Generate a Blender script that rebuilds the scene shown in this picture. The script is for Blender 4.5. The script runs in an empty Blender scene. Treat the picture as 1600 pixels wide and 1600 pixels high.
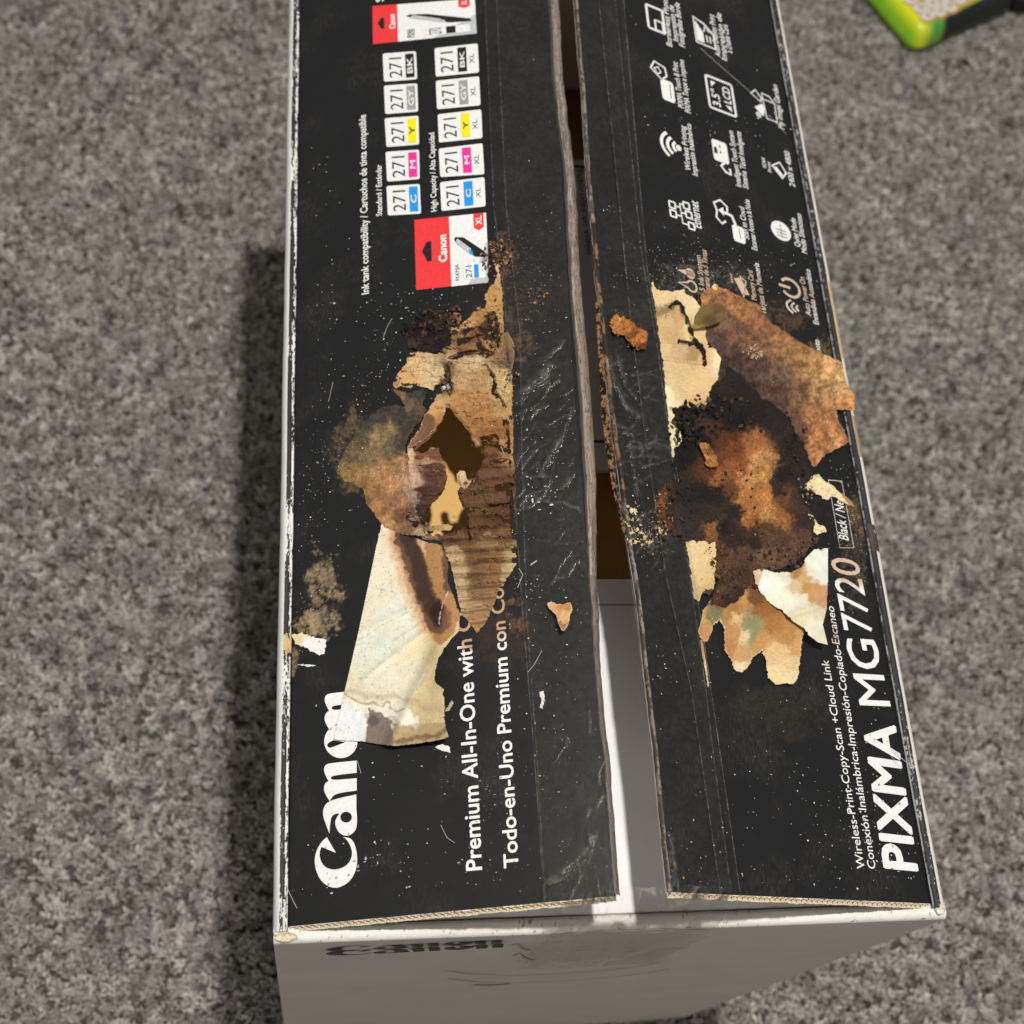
import bpy, math, random
import numpy as np
from mathutils import Matrix, Vector

random.seed(4); RNG = np.random.default_rng(7)
scene = bpy.context.scene
COL = scene.collection

# ------------------------------------------------------------------ camera
MC = np.array([[0.9889405859289864, 0.008753359515596366, 0.14805369363721993],
               [-0.0549348517791104, -0.9056339752469313, 0.42048693789278113],
               [0.13776312845765457, -0.4239699064504828, -0.895137329610339]])
FPX = 2141.158
HBOX = 0.430                                  # height of the carton
CAM = np.array([0.00603634, -0.07426992, 0.53886149])   # relative to the top plane
cd = bpy.data.cameras.new('camera'); cam = bpy.data.objects.new('camera', cd); COL.objects.link(cam)
r_, d_, f_ = MC[:, 0], MC[:, 1], MC[:, 2]
cam.matrix_world = Matrix(((r_[0], -d_[0], -f_[0], CAM[0]), (r_[1], -d_[1], -f_[1], CAM[1]),
                           (r_[2], -d_[2], -f_[2], CAM[2] + HBOX), (0, 0, 0, 1)))
cd.sensor_width = 36; cd.sensor_fit = 'HORIZONTAL'; cd.lens = FPX / 1600 * 36
cd.clip_start = 0.02; cd.clip_end = 50
cd.dof.use_dof = True; cd.dof.focus_distance = 0.548; cd.dof.aperture_fstop = 12.5
scene.camera = cam
scene.render.resolution_x = scene.render.resolution_y = 1024

# ------------------------------------------------------------------ room light
w = bpy.data.worlds.new('World'); scene.world = w; w.use_nodes = True
bg = w.node_tree.nodes['Background']; bg.inputs[0].default_value = (1.0, 0.965, 0.92, 1); bg.inputs[1].default_value = 0.24
ld = bpy.data.lights.new('ceiling_lamp', 'POINT'); ld.energy = 108; ld.color = (1.0, 0.965, 0.915); ld.shadow_soft_size = 0.032
lo = bpy.data.objects.new('ceiling_lamp', ld); lo.location = (0.165, 0.11, HBOX + 1.6); COL.objects.link(lo)
l2 = bpy.data.lights.new('side_lamp', 'AREA'); l2.shape = 'DISK'; l2.size = .5; l2.energy = 4.6; l2.color = (1.0, .95, .88)
o2 = bpy.data.objects.new('side_lamp', l2); o2.location = (.30, -1.35, HBOX + .75); COL.objects.link(o2)
o2.rotation_euler = (Vector((.12, .03, HBOX)) - Vector(o2.location)).to_track_quat('-Z', 'Y').to_euler()
scene.cycles.diffuse_bounces = 8; scene.cycles.max_bounces = 12
scene.view_settings.view_transform = 'Standard'; scene.view_settings.look = 'None'
scene.view_settings.exposure = 0; scene.view_settings.gamma = 1

# ------------------------------------------------------------------ helpers
AL = math.radians(20.9); AR = math.radians(22.0); XR = 0.257
FRAME = {'L': (1, AL, 0.0), 'R': (-1, AR, XR)}

def lin(hexs, k=0.92):
    h = hexs.lstrip('#'); c = np.array([int(h[i:i + 2], 16) for i in (0, 2, 4)]) / 255.
    c = np.where(c <= 0.04045, c / 12.92, ((c + 0.055) / 1.055) ** 2.4)
    return c * k

def rays(px, py):
    return np.stack([MC[i, 0] * (px - 800) + MC[i, 1] * (py - 800) + MC[i, 2] * FPX for i in range(3)], -1)

def on_flap(side, px, py, h=0.0):
    """photo point -> local (x, y) of a lifted flap at height h above it"""
    s, a, x0 = FRAME[side]
    px = np.asarray(px, float); py = np.asarray(py, float); h = np.asarray(h, float) + 0 * px
    ux = np.array([math.cos(a), 0, s * math.sin(a)]); nn = np.array([-s * math.sin(a), 0, math.cos(a)])
    o = np.array([x0, 0, 0]); r = rays(px, py)
    t = ((o - CAM) @ nn + h) / (r @ nn)
    p = CAM + r * t[..., None] - o
    return np.stack([p @ ux, p[..., 1], h], -1)

def on_z(px, py, z=0.0):
    r = rays(np.asarray(px, float), np.asarray(py, float)); t = (z - CAM[2]) / r[..., 2]
    p = CAM + r * t[..., None]; return p + np.array([0, 0, HBOX])

def on_y(px, py, y=0.0):
    r = rays(np.asarray(px, float), np.asarray(py, float)); t = (y - CAM[1]) / r[..., 1]
    p = CAM + r * t[..., None]; return p + np.array([0, 0, HBOX])

def _hash(ix, iy, seed):
    n = (ix.astype(np.int64) * 374761393 + iy.astype(np.int64) * 668265263 + seed * 974634777) & 0xffffffff
    n = ((n ^ (n >> 13)) * 1274126177) & 0xffffffff
    return ((n ^ (n >> 16)) & 0xffff) / 65535.

def vnoise(x, y, seed=0):
    ix = np.floor(x); iy = np.floor(y); fx = x - ix; fy = y - iy
    fx = fx * fx * (3 - 2 * fx); fy = fy * fy * (3 - 2 * fy)
    a = _hash(ix, iy, seed); b = _hash(ix + 1, iy, seed); c = _hash(ix, iy + 1, seed); d = _hash(ix + 1, iy + 1, seed)
    return (a * (1 - fx) + b * fx) * (1 - fy) + (c * (1 - fx) + d * fx) * fy

def fbm(x, y, s, seed=0, o=4, g=0.55):
    x = np.asarray(x, float) / s; y = np.asarray(y, float) / s; v = 0; a = 1; t = 0
    for k in range(o):
        v = v + a * (vnoise(x, y, seed + k * 17) - 0.5) * 2; t += a; a *= g; x = x * 2.03 + 5.1; y = y * 2.03 + 1.7
    return v / t

def sdist(X, Y, poly):
    """signed distance to a polygon, positive inside"""
    P = np.asarray(poly, float); n = len(P); d = np.full(X.shape, 1e9); ins = np.zeros(X.shape, bool)
    for i in range(n):
        ax, ay = P[i]; bx, by = P[(i + 1) % n]; ex, ey = bx - ax, by - ay
        t = np.clip(((X - ax) * ex + (Y - ay) * ey) / (ex * ex + ey * ey + 1e-12), 0, 1)
        d = np.minimum(d, (X - ax - t * ex) ** 2 + (Y - ay - t * ey) ** 2)
        c = ((ay > Y) != (by > Y)) & (X < (bx - ax) * (Y - ay) / ((by - ay) if by != ay else 1e-9) + ax)
        ins ^= c
    return np.sqrt(d) * np.where(ins, 1, -1)

def ldist(X, Y, line):
    P = np.asarray(line, float); d = np.full(X.shape, 1e9)
    for i in range(len(P) - 1):
        ax, ay = P[i]; bx, by = P[i + 1]; ex, ey = bx - ax, by - ay
        t = np.clip(((X - ax) * ex + (Y - ay) * ey) / (ex * ex + ey * ey + 1e-12), 0, 1)
        d = np.minimum(d, (X - ax - t * ex) ** 2 + (Y - ay - t * ey) ** 2)
    return np.sqrt(d)

def seedcol(X, Y, seeds, warp=7, power=3.0, seed=0, ws=22):
    wx = X + fbm(X, Y, ws, seed + 3) * warp + fbm(X, Y, 7, seed + 31, 3) * warp * .8 + fbm(X, Y, 2.2, seed + 32, 2) * warp * 0.45
    wy = Y + fbm(X, Y, ws, seed + 9) * warp + fbm(X, Y, 7, seed + 47, 3) * warp * .8 + fbm(X, Y, 2.2, seed + 48, 2) * warp * 0.45
    W = 0; C = 0
    for sx, sy, hx in seeds:
        q = 1 / (((wx - sx) ** 2 + (wy - sy) ** 2 + 9.0) ** power)
        W = W + q; C = C + q[..., None] * lin(hx)
    return C / W[..., None]

def new_mesh(name, V, F, mat=None, parent=None, colors=None, smooth=False, mats=None, midx=None):
    me = bpy.data.meshes.new(name)
    V = np.asarray(V, np.float32)
    if isinstance(F, np.ndarray):
        nf, k = F.shape
        me.vertices.add(len(V)); me.vertices.foreach_set('co', V.ravel())
        me.loops.add(nf * k); me.loops.foreach_set('vertex_index', F.ravel().astype(np.int32))
        me.polygons.add(nf); me.polygons.foreach_set('loop_start', np.arange(nf, dtype=np.int32) * k)
        me.update(calc_edges=True); me.validate()
    else:
        me.from_pydata([tuple(map(float, v)) for v in V], [], [tuple(map(int, f)) for f in F]); me.update()
    if colors is not None:
        at = me.color_attributes.new('tint', 'FLOAT_COLOR', 'POINT')
        c = np.ones((len(V), 4), np.float32); c[:, :3] = colors; at.data.foreach_set('color', c.ravel())
    for m in (mats or ([mat] if mat else [])): me.materials.append(m)
    if midx is not None: me.polygons.foreach_set('material_index', np.asarray(midx, np.int32))
    if smooth: me.polygons.foreach_set('use_smooth', np.ones(len(me.polygons), bool))
    o = bpy.data.objects.new(name, me); COL.objects.link(o)
    if parent: o.parent = parent
    return o

def stuff(o): o['kind'] = 'stuff'; return o
def structure(o): o['kind'] = 'structure'; return o
def tag(o, label, cat, group=None):
    o['label'] = label; o['category'] = cat
    if group: o['group'] = group
    return o

# ------------------------------------------------------------------ materials
def mat(name):
    m = bpy.data.materials.new(name); m.use_nodes = True
    return m, m.node_tree.nodes, m.node_tree.links, m.node_tree.nodes['Principled BSDF']

def simple(name, col, rough=0.6, bump=0.0, bscale=600, var=0.0, vscale=80, spec=0.4):
    m, N, L, b = mat(name)
    b.inputs['Roughness'].default_value = rough; b.inputs['Specular IOR Level'].default_value = spec
    tc = N.new('ShaderNodeTexCoord')
    if var:
        n = N.new('ShaderNodeTexNoise'); n.inputs['Scale'].default_value = vscale; n.inputs['Detail'].default_value = 6; L.new(tc.outputs['Object'], n.inputs['Vector'])
        mx = N.new('ShaderNodeMix'); mx.data_type = 'RGBA'
        mx.inputs[6].default_value = (*[c * (1 - var) for c in col], 1); mx.inputs[7].default_value = (*[min(1, c * (1 + var)) for c in col], 1)
        L.new(n.outputs['Fac'], mx.inputs[0]); L.new(mx.outputs[2], b.inputs['Base Color'])
    else:
        b.inputs['Base Color'].default_value = (*col, 1)
    if bump:
        n2 = N.new('ShaderNodeTexNoise'); n2.inputs['Scale'].default_value = bscale; n2.inputs['Detail'].default_value = 4; L.new(tc.outputs['Object'], n2.inputs['Vector'])
        bp = N.new('ShaderNodeBump'); bp.inputs['Strength'].default_value = bump; bp.inputs['Distance'].default_value = 0.0006
        L.new(n2.outputs['Fac'], bp.inputs['Height']); L.new(bp.outputs['Normal'], b.inputs['Normal'])
    return m

def tinted(name, rough=0.8, grain=0.25, gscale=2600, bump=0.5, bdist=0.0003, spec=0.25, fibre=False):
    """vertex tint broken up by fine procedural fibre grain"""
    m, N, L, b = mat(name)
    b.inputs['Roughness'].default_value = rough; b.inputs['Specular IOR Level'].default_value = spec
    tc = N.new('ShaderNodeTexCoord'); at = N.new('ShaderNodeAttribute'); at.attribute_name = 'tint'
    mp = N.new('ShaderNodeMapping'); mp.inputs['Scale'].default_value = (0.35, 1, 1) if fibre else (1, 1, 1); L.new(tc.outputs['Object'], mp.inputs['Vector'])
    n = N.new('ShaderNodeTexNoise'); n.inputs['Scale'].default_value = gscale; n.inputs['Detail'].default_value = 5; n.inputs['Roughness'].default_value = 0.65; L.new(mp.outputs['Vector'], n.inputs['Vector'])
    mr = N.new('ShaderNodeMapRange'); mr.inputs[1].default_value = 0.3; mr.inputs[2].default_value = 0.7; mr.inputs[3].default_value = 1 - grain; mr.inputs[4].default_value = 1 + grain
    L.new(n.outputs['Fac'], mr.inputs[0])
    mu = N.new('ShaderNodeVectorMath'); mu.operation = 'SCALE'; L.new(at.outputs['Color'], mu.inputs[0]); L.new(mr.outputs[0], mu.inputs['Scale'])
    L.new(mu.outputs[0], b.inputs['Base Color'])
    bp = N.new('ShaderNodeBump'); bp.inputs['Strength'].default_value = bump; bp.inputs['Distance'].default_value = bdist
    L.new(n.outputs['Fac'], bp.inputs['Height']); L.new(bp.outputs['Normal'], b.inputs['Normal'])
    return m

def black_print():
    m, N, L, b = mat('black_print')
    tc = N.new('ShaderNodeTexCoord'); at = N.new('ShaderNodeAttribute'); at.attribute_name = 'tint'
    def noise(sc, det=5, ro=0.6, scl=(1, 1, 1)):
        mp = N.new('ShaderNodeMapping'); mp.inputs['Scale'].default_value = scl; L.new(tc.outputs['Object'], mp.inputs['Vector'])
        n = N.new('ShaderNodeTexNoise'); n.inputs['Scale'].default_value = sc; n.inputs['Detail'].default_value = det; n.inputs['Roughness'].default_value = ro
        L.new(mp.outputs['Vector'], n.inputs['Vector']); return n
    def ramp(src, a, c):
        r = N.new('ShaderNodeMapRange'); r.inputs[1].default_value = a; r.inputs[2].default_value = c; L.new(src, r.inputs[0]); return r.outputs[0]
    def mul(a, c):
        q = N.new('ShaderNodeMath'); q.operation = 'MULTIPLY'; L.new(a, q.inputs[0])
        if isinstance(c, float): q.inputs[1].default_value = c
        else: L.new(c, q.inputs[1])
        return q.outputs[0]
    # dusty rubbed haze = large clouds x fine streaks
    haze = mul(ramp(noise(28, 6, 0.6).outputs['Fac'], 0.50, 0.80), ramp(noise(900, 4, 0.7, (1, 0.35, 1)).outputs['Fac'], 0.42, 0.75))
    fine = mul(ramp(noise(55, 4).outputs['Fac'], 0.5, 0.7), ramp(noise(2600, 2, 0.5).outputs['Fac'], 0.62, 0.72))
    ad = N.new('ShaderNodeMath'); ad.operation = 'ADD'; ad.use_clamp = True
    L.new(mul(haze, 0.20), ad.inputs[0]); L.new(mul(fine, 0.16), ad.inputs[1])
    mx = N.new('ShaderNodeMix'); mx.data_type = 'RGBA'; L.new(ad.outputs[0], mx.inputs[0]); L.new(at.outputs['Color'], mx.inputs[6]); mx.inputs[7].default_value = (0.30, 0.29, 0.28, 1)
    L.new(mx.outputs[2], b.inputs['Base Color'])
    rr = N.new('ShaderNodeMapRange'); rr.inputs[3].default_value = 0.36; rr.inputs[4].default_value = 0.62; L.new(noise(40, 6).outputs['Fac'], rr.inputs[0]); L.new(rr.outputs[0], b.inputs['Roughness'])
    b.inputs['Specular IOR Level'].default_value = 0.32
    bp = N.new('ShaderNodeBump'); bp.inputs['Strength'].default_value = 0.35; bp.inputs['Distance'].default_value = 0.0012
    ab = N.new('ShaderNodeMath'); ab.operation = 'ADD'; L.new(noise(45, 5, 0.5, (0.5, 1, 1)).outputs['Fac'], ab.inputs[0]); L.new(mul(noise(1500, 3).outputs['Fac'], 0.06), ab.inputs[1])
    L.new(ab.outputs[0], bp.inputs['Height']); L.new(bp.outputs['Normal'], b.inputs['Normal'])
    return m

def ink(name, col, blobs=(), tan=(0.55, 0.34, 0.2), rough=0.45):
    """printed ink, toasted brown near the burns (blobs: local centre, radius)"""
    m, N, L, b = mat(name); b.inputs['Roughness'].default_value = rough; b.inputs['Specular IOR Level'].default_value = 0.3
    tc = N.new('ShaderNodeTexCoord')
    n = N.new('ShaderNodeTexNoise'); n.inputs['Scale'].default_value = 700; n.inputs['Detail'].default_value = 4; L.new(tc.outputs['Object'], n.inputs['Vector'])
    mr = N.new('ShaderNodeMapRange'); mr.inputs[1].default_value = 0.25; mr.inputs[2].default_value = 0.6; mr.inputs[3].default_value = 0.86; mr.inputs[4].default_value = 1.0; L.new(n.outputs['Fac'], mr.inputs[0])
    prev = None; src = None
    rgb = N.new('ShaderNodeRGB'); rgb.outputs[0].default_value = (*col, 1); prev = rgb.outputs[0]
    for (cx, cy, rad) in blobs:
        ds = N.new('ShaderNodeVectorMath'); ds.operation = 'DISTANCE'; L.new(tc.outputs['Object'], ds.inputs[0]); ds.inputs[1].default_value = (cx, cy, 0)
        n3 = N.new('ShaderNodeTexNoise'); n3.inputs['Scale'].default_value = 160; L.new(tc.outputs['Object'], n3.inputs['Vector'])
        a = N.new('ShaderNodeMath'); a.operation = 'MULTIPLY_ADD'; L.new(n3.outputs['Fac'], a.inputs[0]); a.inputs[1].default_value = 0.012; L.new(ds.outputs['Value'], a.inputs[2])
        r2 = N.new('ShaderNodeMapRange'); r2.inputs[1].default_value = rad * 0.75 + 0.006; r2.inputs[2].default_value = rad * 1.1 + 0.006; r2.inputs[3].default_value = 1; r2.inputs[4].default_value = 0; L.new(a.outputs[0], r2.inputs[0])
        mx = N.new('ShaderNodeMix'); mx.data_type = 'RGBA'; L.new(r2.outputs[0], mx.inputs[0]); L.new(prev, mx.inputs[6]); mx.inputs[7].default_value = (*tan, 1); prev = mx.outputs[2]
    mu = N.new('ShaderNodeVectorMath'); mu.operation = 'SCALE'; L.new(prev, mu.inputs[0]); L.new(mr.outputs[0], mu.inputs['Scale']); L.new(mu.outputs[0], b.inputs['Base Color'])
    return m

def tape_material():
    m, N, L, b = mat('clear_tape'); out = N['Material Output']; N.remove(b)
    tr = N.new('ShaderNodeBsdfTransparent'); tr.inputs[0].default_value = (0.97, 0.965, 0.95, 1)
    df = N.new('ShaderNodeBsdfDiffuse'); df.inputs[0].default_value = (0.5, 0.48, 0.45, 1)
    gl = N.new('ShaderNodeBsdfGlossy'); gl.inputs['Roughness'].default_value = 0.12; gl.inputs[0].default_value = (1, 1, 1, 1)
    at = N.new('ShaderNodeAttribute'); at.attribute_name = 'tint'
    tc = N.new('ShaderNodeTexCoord'); n = N.new('ShaderNodeTexNoise'); n.inputs['Scale'].default_value = 420; n.inputs['Detail'].default_value = 7; n.inputs['Roughness'].default_value = 0.7; L.new(tc.outputs['Object'], n.inputs['Vector'])
    mr = N.new('ShaderNodeMapRange'); mr.inputs[1].default_value = 0.40; mr.inputs[2].default_value = 0.72; mr.inputs[3].default_value = 0.15; mr.inputs[4].default_value = 1.5; L.new(n.outputs['Fac'], mr.inputs[0])
    mu = N.new('ShaderNodeMath'); mu.operation = 'MULTIPLY'; mu.use_clamp = True; L.new(at.outputs['Fac'], mu.inputs[0]); L.new(mr.outputs[0], mu.inputs[1])
    m1 = N.new('ShaderNodeMixShader'); L.new(mu.outputs[0], m1.inputs[0]); L.new(tr.outputs[0], m1.inputs[1]); L.new(df.outputs[0], m1.inputs[2])
    lw = N.new('ShaderNodeFresnel'); lw.inputs[0].default_value = 1.30
    bp = N.new('ShaderNodeBump'); bp.inputs['Strength'].default_value = 0.45; bp.inputs['Distance'].default_value = 0.0006; L.new(n.outputs['Fac'], bp.inputs['Height']); L.new(bp.outputs[0], gl.inputs['Normal']); L.new(bp.outputs[0], lw.inputs['Normal'])
    m2 = N.new('ShaderNodeMixShader'); L.new(lw.outputs[0], m2.inputs[0]); L.new(m1.outputs[0], m2.inputs[1]); L.new(gl.outputs[0], m2.inputs[2])
    L.new(m2.outputs[0], out.inputs[0]); return m

M_BLACK = black_print()
M_CARD = tinted('kraft_card', 0.85, 0.16, 1500, 0.5, 0.0004, 0.2, True)
M_CHAR = tinted('charred_card', 0.72, 0.45, 1300, 1.0, 0.0012, 0.35)
M_PAPER = tinted('scorched_paper', 0.7, 0.10, 1800, 0.35, 0.0003, 0.25)
M_SPECK = tinted('ash', 0.8, 0.1, 2000, 0.2)
M_WEAR = tinted('worn_edge', 0.6, 0.14, 1800, 0.4, 0.0003, 0.35)
M_KRAFT = simple('kraft_board', (0.70, 0.43, 0.16), 0.85, 0.5, 1400, 0.12, 120, 0.15)
M_UNDER = simple('flap_underside', (0.72, 0.68, 0.62), 0.85, 0.5, 1400, 0.12, 120, 0.15)
M_WHITEB = simple('white_coated_board', (0.74, 0.74, 0.735), 0.5, 0.25, 60, 0.04, 30, 0.35)
M_FRONT = simple('dusty_white_board', (0.60, 0.58, 0.55), 0.5, 0.3, 40, 0.10, 14, 0.4)
M_GREYP = simple('grey_printed_panel', (0.74, 0.74, 0.76), 0.6, 0, 1, 0.05, 60)
M_TAPE = tape_material()
M_INKK = simple('black_ink', (0.02, 0.02, 0.022), 0.5)

# ------------------------------------------------------------------ carpet
BX0, BX1, BY0, BY1 = -0.0052, 0.2630, 0.0, 0.515
m, N, L, b = mat('carpet_backing'); b.inputs['Base Color'].default_value = (0.09, 0.083, 0.075, 1); b.inputs['Roughness'].default_value = 0.95
floor = structure(new_mesh('carpet_floor', [(-2.2, -1.8, 0), (3, -1.8, 0), (3, 3.4, 0), (-2.2, 3.4, 0)], [(0, 1, 2, 3)], m))

def tuft():
    V = []; F = []
    rr = random.Random(3)
    for k in range(5):
        ang = k * 1.257 + rr.uniform(-.4, .4); rad = rr.uniform(.0003, .0013)
        x, y = rad * math.cos(ang), rad * math.sin(ang); lean = rr.uniform(.3, 1.0); la = ang + rr.uniform(-1.2, 1.2)
        base = len(V); segs = 4; sides = 5
        for s in range(segs + 1):
            t = s / segs; z = 0.0052 * math.sin(t * 1.5) * (0.85 + .3 * rr.random())
            cx = x + lean * 0.0030 * t * t * math.cos(la); cy = y + lean * 0.0030 * t * t * math.sin(la)
            rd = 0.00085 * (1 - 0.55 * t * t)
            for q in range(sides):
                a = q / sides * 6.283 + t * 2.0
                V.append((cx + rd * math.cos(a), cy + rd * math.sin(a), z))
        for s in range(segs):
            for q in range(sides):
                a = base + s * sides + q; c = base + s * sides + (q + 1) % sides
                F.append((a, c, c + sides, a + sides))
        F.append(tuple(base + segs * sides + q for q in range(sides)))
    return V, F
m, N, L, b = mat('carpet_yarn'); b.inputs['Roughness'].default_value = 0.95; b.inputs['Specular IOR Level'].default_value = 0.1
oi = N.new('ShaderNodeObjectInfo'); cr = N.new('ShaderNodeValToRGB'); L.new(oi.outputs['Random'], cr.inputs[0])
e = cr.color_ramp.elements; e[0].position = 0; e[0].color = (0.115, 0.108, 0.096, 1); e[1].position = 1; e[1].color = (0.74, 0.705, 0.64, 1)
for p_, c_ in ((.2, (.25, .237, .212)), (.5, (.385, .365, .33)), (.8, (.53, .503, .455))):
    q = cr.color_ramp.elements.new(p_); q.color = (*c_, 1)
ge = N.new('ShaderNodeNewGeometry'); n = N.new('ShaderNodeTexNoise'); n.inputs['Scale'].default_value = 28; n.inputs['Detail'].default_value = 6; L.new(ge.outputs['Position'], n.inputs['Vector'])
mr = N.new('ShaderNodeMapRange'); mr.inputs[1].default_value = .3; mr.inputs[2].default_value = .7; mr.inputs[3].default_value = .84; mr.inputs[4].default_value = 1.14; L.new(n.outputs['Fac'], mr.inputs[0])
mu = N.new('ShaderNodeVectorMath'); mu.operation = 'SCALE'; L.new(cr.outputs[0], mu.inputs[0]); L.new(mr.outputs[0], mu.inputs['Scale']); L.new(mu.outputs[0], b.inputs['Base Color'])
V, F = tuft()
pile = stuff(new_mesh('carpet_pile', V, F, m, smooth=True))
ng = bpy.data.node_groups.new('pile', 'GeometryNodeTree'); ng.interface.new_socket('Geometry', in_out='INPUT', socket_type='NodeSocketGeometry'); ng.interface.new_socket('Geometry', in_out='OUTPUT', socket_type='NodeSocketGeometry')
g = ng.nodes; k = ng.links
gi = g.new('NodeGroupInput'); go = g.new('NodeGroupOutput')
gr = g.new('GeometryNodeMeshGrid'); gr.inputs[0].default_value = 1.25; gr.inputs[1].default_value = 1.25; gr.inputs[2].default_value = 2; gr.inputs[3].default_value = 2
tf = g.new('GeometryNodeTransform'); tf.inputs['Translation'].default_value = (0.27, 0.50, 0.0005); k.new(gr.outputs[0], tf.inputs[0])
dp = g.new('GeometryNodeDistributePointsOnFaces'); dp.distribute_method = 'RANDOM'; dp.inputs['Density'].default_value = 120000; dp.inputs['Seed'].default_value = 5
k.new(tf.outputs[0], dp.inputs['Mesh'])
ip = g.new('GeometryNodeInstanceOnPoints'); k.new(dp.outputs['Points'], ip.inputs['Points']); k.new(gi.outputs[0], ip.inputs['Instance'])
rv = g.new('FunctionNodeRandomValue'); rv.data_type = 'FLOAT_VECTOR'; rv.inputs[0].default_value = (-.45, -.45, 0); rv.inputs[1].default_value = (.45, .45, 6.283)
k.new(rv.outputs[0], ip.inputs['Rotation'])
rs = g.new('FunctionNodeRandomValue'); rs.data_type = 'FLOAT'; rs.inputs[2].default_value = .70; rs.inputs[3].default_value = 1.30; rs.inputs['Seed'].default_value = 9
k.new(rs.outputs[1], ip.inputs['Scale'])
k.new(ip.outputs[0], go.inputs[0])
md = pile.modifiers.new('pile', 'NODES'); md.node_group = ng

# ------------------------------------------------------------------ carton body
box = bpy.data.objects.new('printer_box', None); COL.objects.link(box)
box.location = (0, 0, 0)
tag(box, 'burnt black and white printer carton with taped lifted lid standing on grey carpet', 'cardboard box')

def slab(name, x0, x1, y0, y1, z0, z1, material, parent=box, bev=0.0006):
    import bmesh
    bm = bmesh.new(); bmesh.ops.create_cube(bm, size=1)
    for v in bm.verts:
        v.co = ((x0 + x1) / 2 + v.co.x * (x1 - x0), (y0 + y1) / 2 + v.co.y * (y1 - y0), (z0 + z1) / 2 + v.co.z * (z1 - z0))
    if bev: bmesh.ops.bevel(bm, geom=bm.edges[:], offset=bev, segments=2, affect='EDGES')
    me = bpy.data.meshes.new(name); bm.to_mesh(me); bm.free(); me.materials.append(material)
    o = bpy.data.objects.new(name, me); COL.objects.link(o); o.parent = parent; return o

T = 0.004; FL = 0.004
# front wall: slightly bowed sheet with a rolled top fold
def front_wall():
    xs = np.linspace(BX0 + 0.0003, BX1 - 0.0003, 520); prof = []
    for z in np.linspace(FL, HBOX - 0.004, 40): prof.append((0.0, z))
    for a in np.linspace(0, math.pi / 2, 7)[1:]: prof.append((0.0030 - 0.0030 * math.cos(a), HBOX - 0.004 + 0.0035 * math.sin(a)))
    prof += [(0.0045, HBOX - 0.0006), (0.0060, HBOX - 0.0009), (0.0065, HBOX - 0.008)]
    P = np.array(prof); X, J = np.meshgrid(xs, np.arange(len(P)), indexing='ij')
    Yv = P[J, 0].copy(); Z = P[J, 1].copy()
    nearmid = np.sin((X - BX0) / (BX1 - BX0) * math.pi)
    Yv = Yv - 0.0012 * nearmid * np.clip((HBOX - Z) / HBOX, 0, 1) * 2 + fbm(X * 1e3, Z * 1e3, 30, 5) * 0.0003 * (Z < HBOX - .006)
    top = Z > HBOX - 0.004
    Z = Z + np.where(top, fbm(X * 1e3, Yv * 4e3, 5, 8) * 0.00035, 0)
    ns, npf = X.shape
    idx = np.arange(ns * npf).reshape(ns, npf)
    F = np.stack([idx[:-1, :-1], idx[1:, :-1], idx[1:, 1:], idx[:-1, 1:]], -1).reshape(-1, 4)
    V = np.stack([X, Yv, Z], -1).reshape(-1, 3)
    c = np.tile(lin('#bdb8b0', 1.0), (len(V), 1)); t = top.ravel()
    wn = fbm(X * 1e3, Yv * 2e3 + Z * 2e3, 1.6, 3, 5, .7).ravel() + .25 * fbm(X * 1e3, X * 0, 18, 4).ravel()
    c[t] = lin('#dedbd4', 1.0)
    c[t & (wn > 0.48)] = lin('#8c857b', 1.0)
    # scuffs on the face
    z3 = Z.ravel() * 1e3; x3 = X.ravel() * 1e3
    sc = fbm(x3, z3 * 2, 34, 61, 5); c *= (1 + .10 * sc)[:, None]
    return new_mesh('front_wall', V, F, M_WEAR, box, c, True)
front_wall()
slab('left_wall', BX0, BX0 + T, BY0 + .0065, BY1, FL, HBOX - .0045, M_WHITEB)
slab('right_wall', BX1 - T, BX1, BY0 + .0065, BY1, FL, HBOX - .0045, M_WHITEB)
slab('back_wall', BX0 + T + .0003, BX1 - T - .0003, BY1 - T, BY1 - .0004, FL, HBOX - .001, M_KRAFT)
slab('bottom_panel', BX0 + .0002, BX1 - .0002, BY0 + .001, BY1, 0.0004, FL - .0002, M_KRAFT)
# kraft inside faces and inner flaps
slab('inside_liner', BX0 + T + .0003, BX0 + T + .0012, .008, BY1 - T - .001, FL, HBOX - .006, M_KRAFT)
slab('inside_liner', BX1 - T - .0012, BX1 - T - .0003, .008, BY1 - T - .001, FL, HBOX - .006, M_KRAFT)

def tilted(name, pts, th, material, parent=box):
    """quad sheet (4 world points, counter clockwise seen from above) with thickness th"""
    p = [Vector(q) for q in pts]; n = (p[1] - p[0]).cross(p[2] - p[0]).normalized()
    V = [tuple(q) for q in p] + [tuple(q - n * th) for q in p]
    F = [(0, 1, 2, 3), (7, 6, 5, 4), (0, 4, 5, 1), (1, 5, 6, 2), (2, 6, 7, 3), (3, 7, 4, 0)]
    return new_mesh(name, V, F, material, parent)
H = HBOX
a_ = on_z(955, 905, -0.0105)
tilted('inner_flap', [(.004, .0068, H - .0015), (.252, .0068, H - .0015), (.252, a_[1], H - .0105), (.004, a_[1], H - .0105)], .003, M_WHITEB)
c_ = on_z(955, 946, -0.0095)
tilted('crease_line', [(.006, c_[1], H - .0092), (.250, c_[1], H - .0092), (.250, c_[1] + .0005, H - .0092), (.006, c_[1] + .0005, H - .0092)], .0003, simple('crease', (0.3, 0.3, 0.3), .7))
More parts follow.
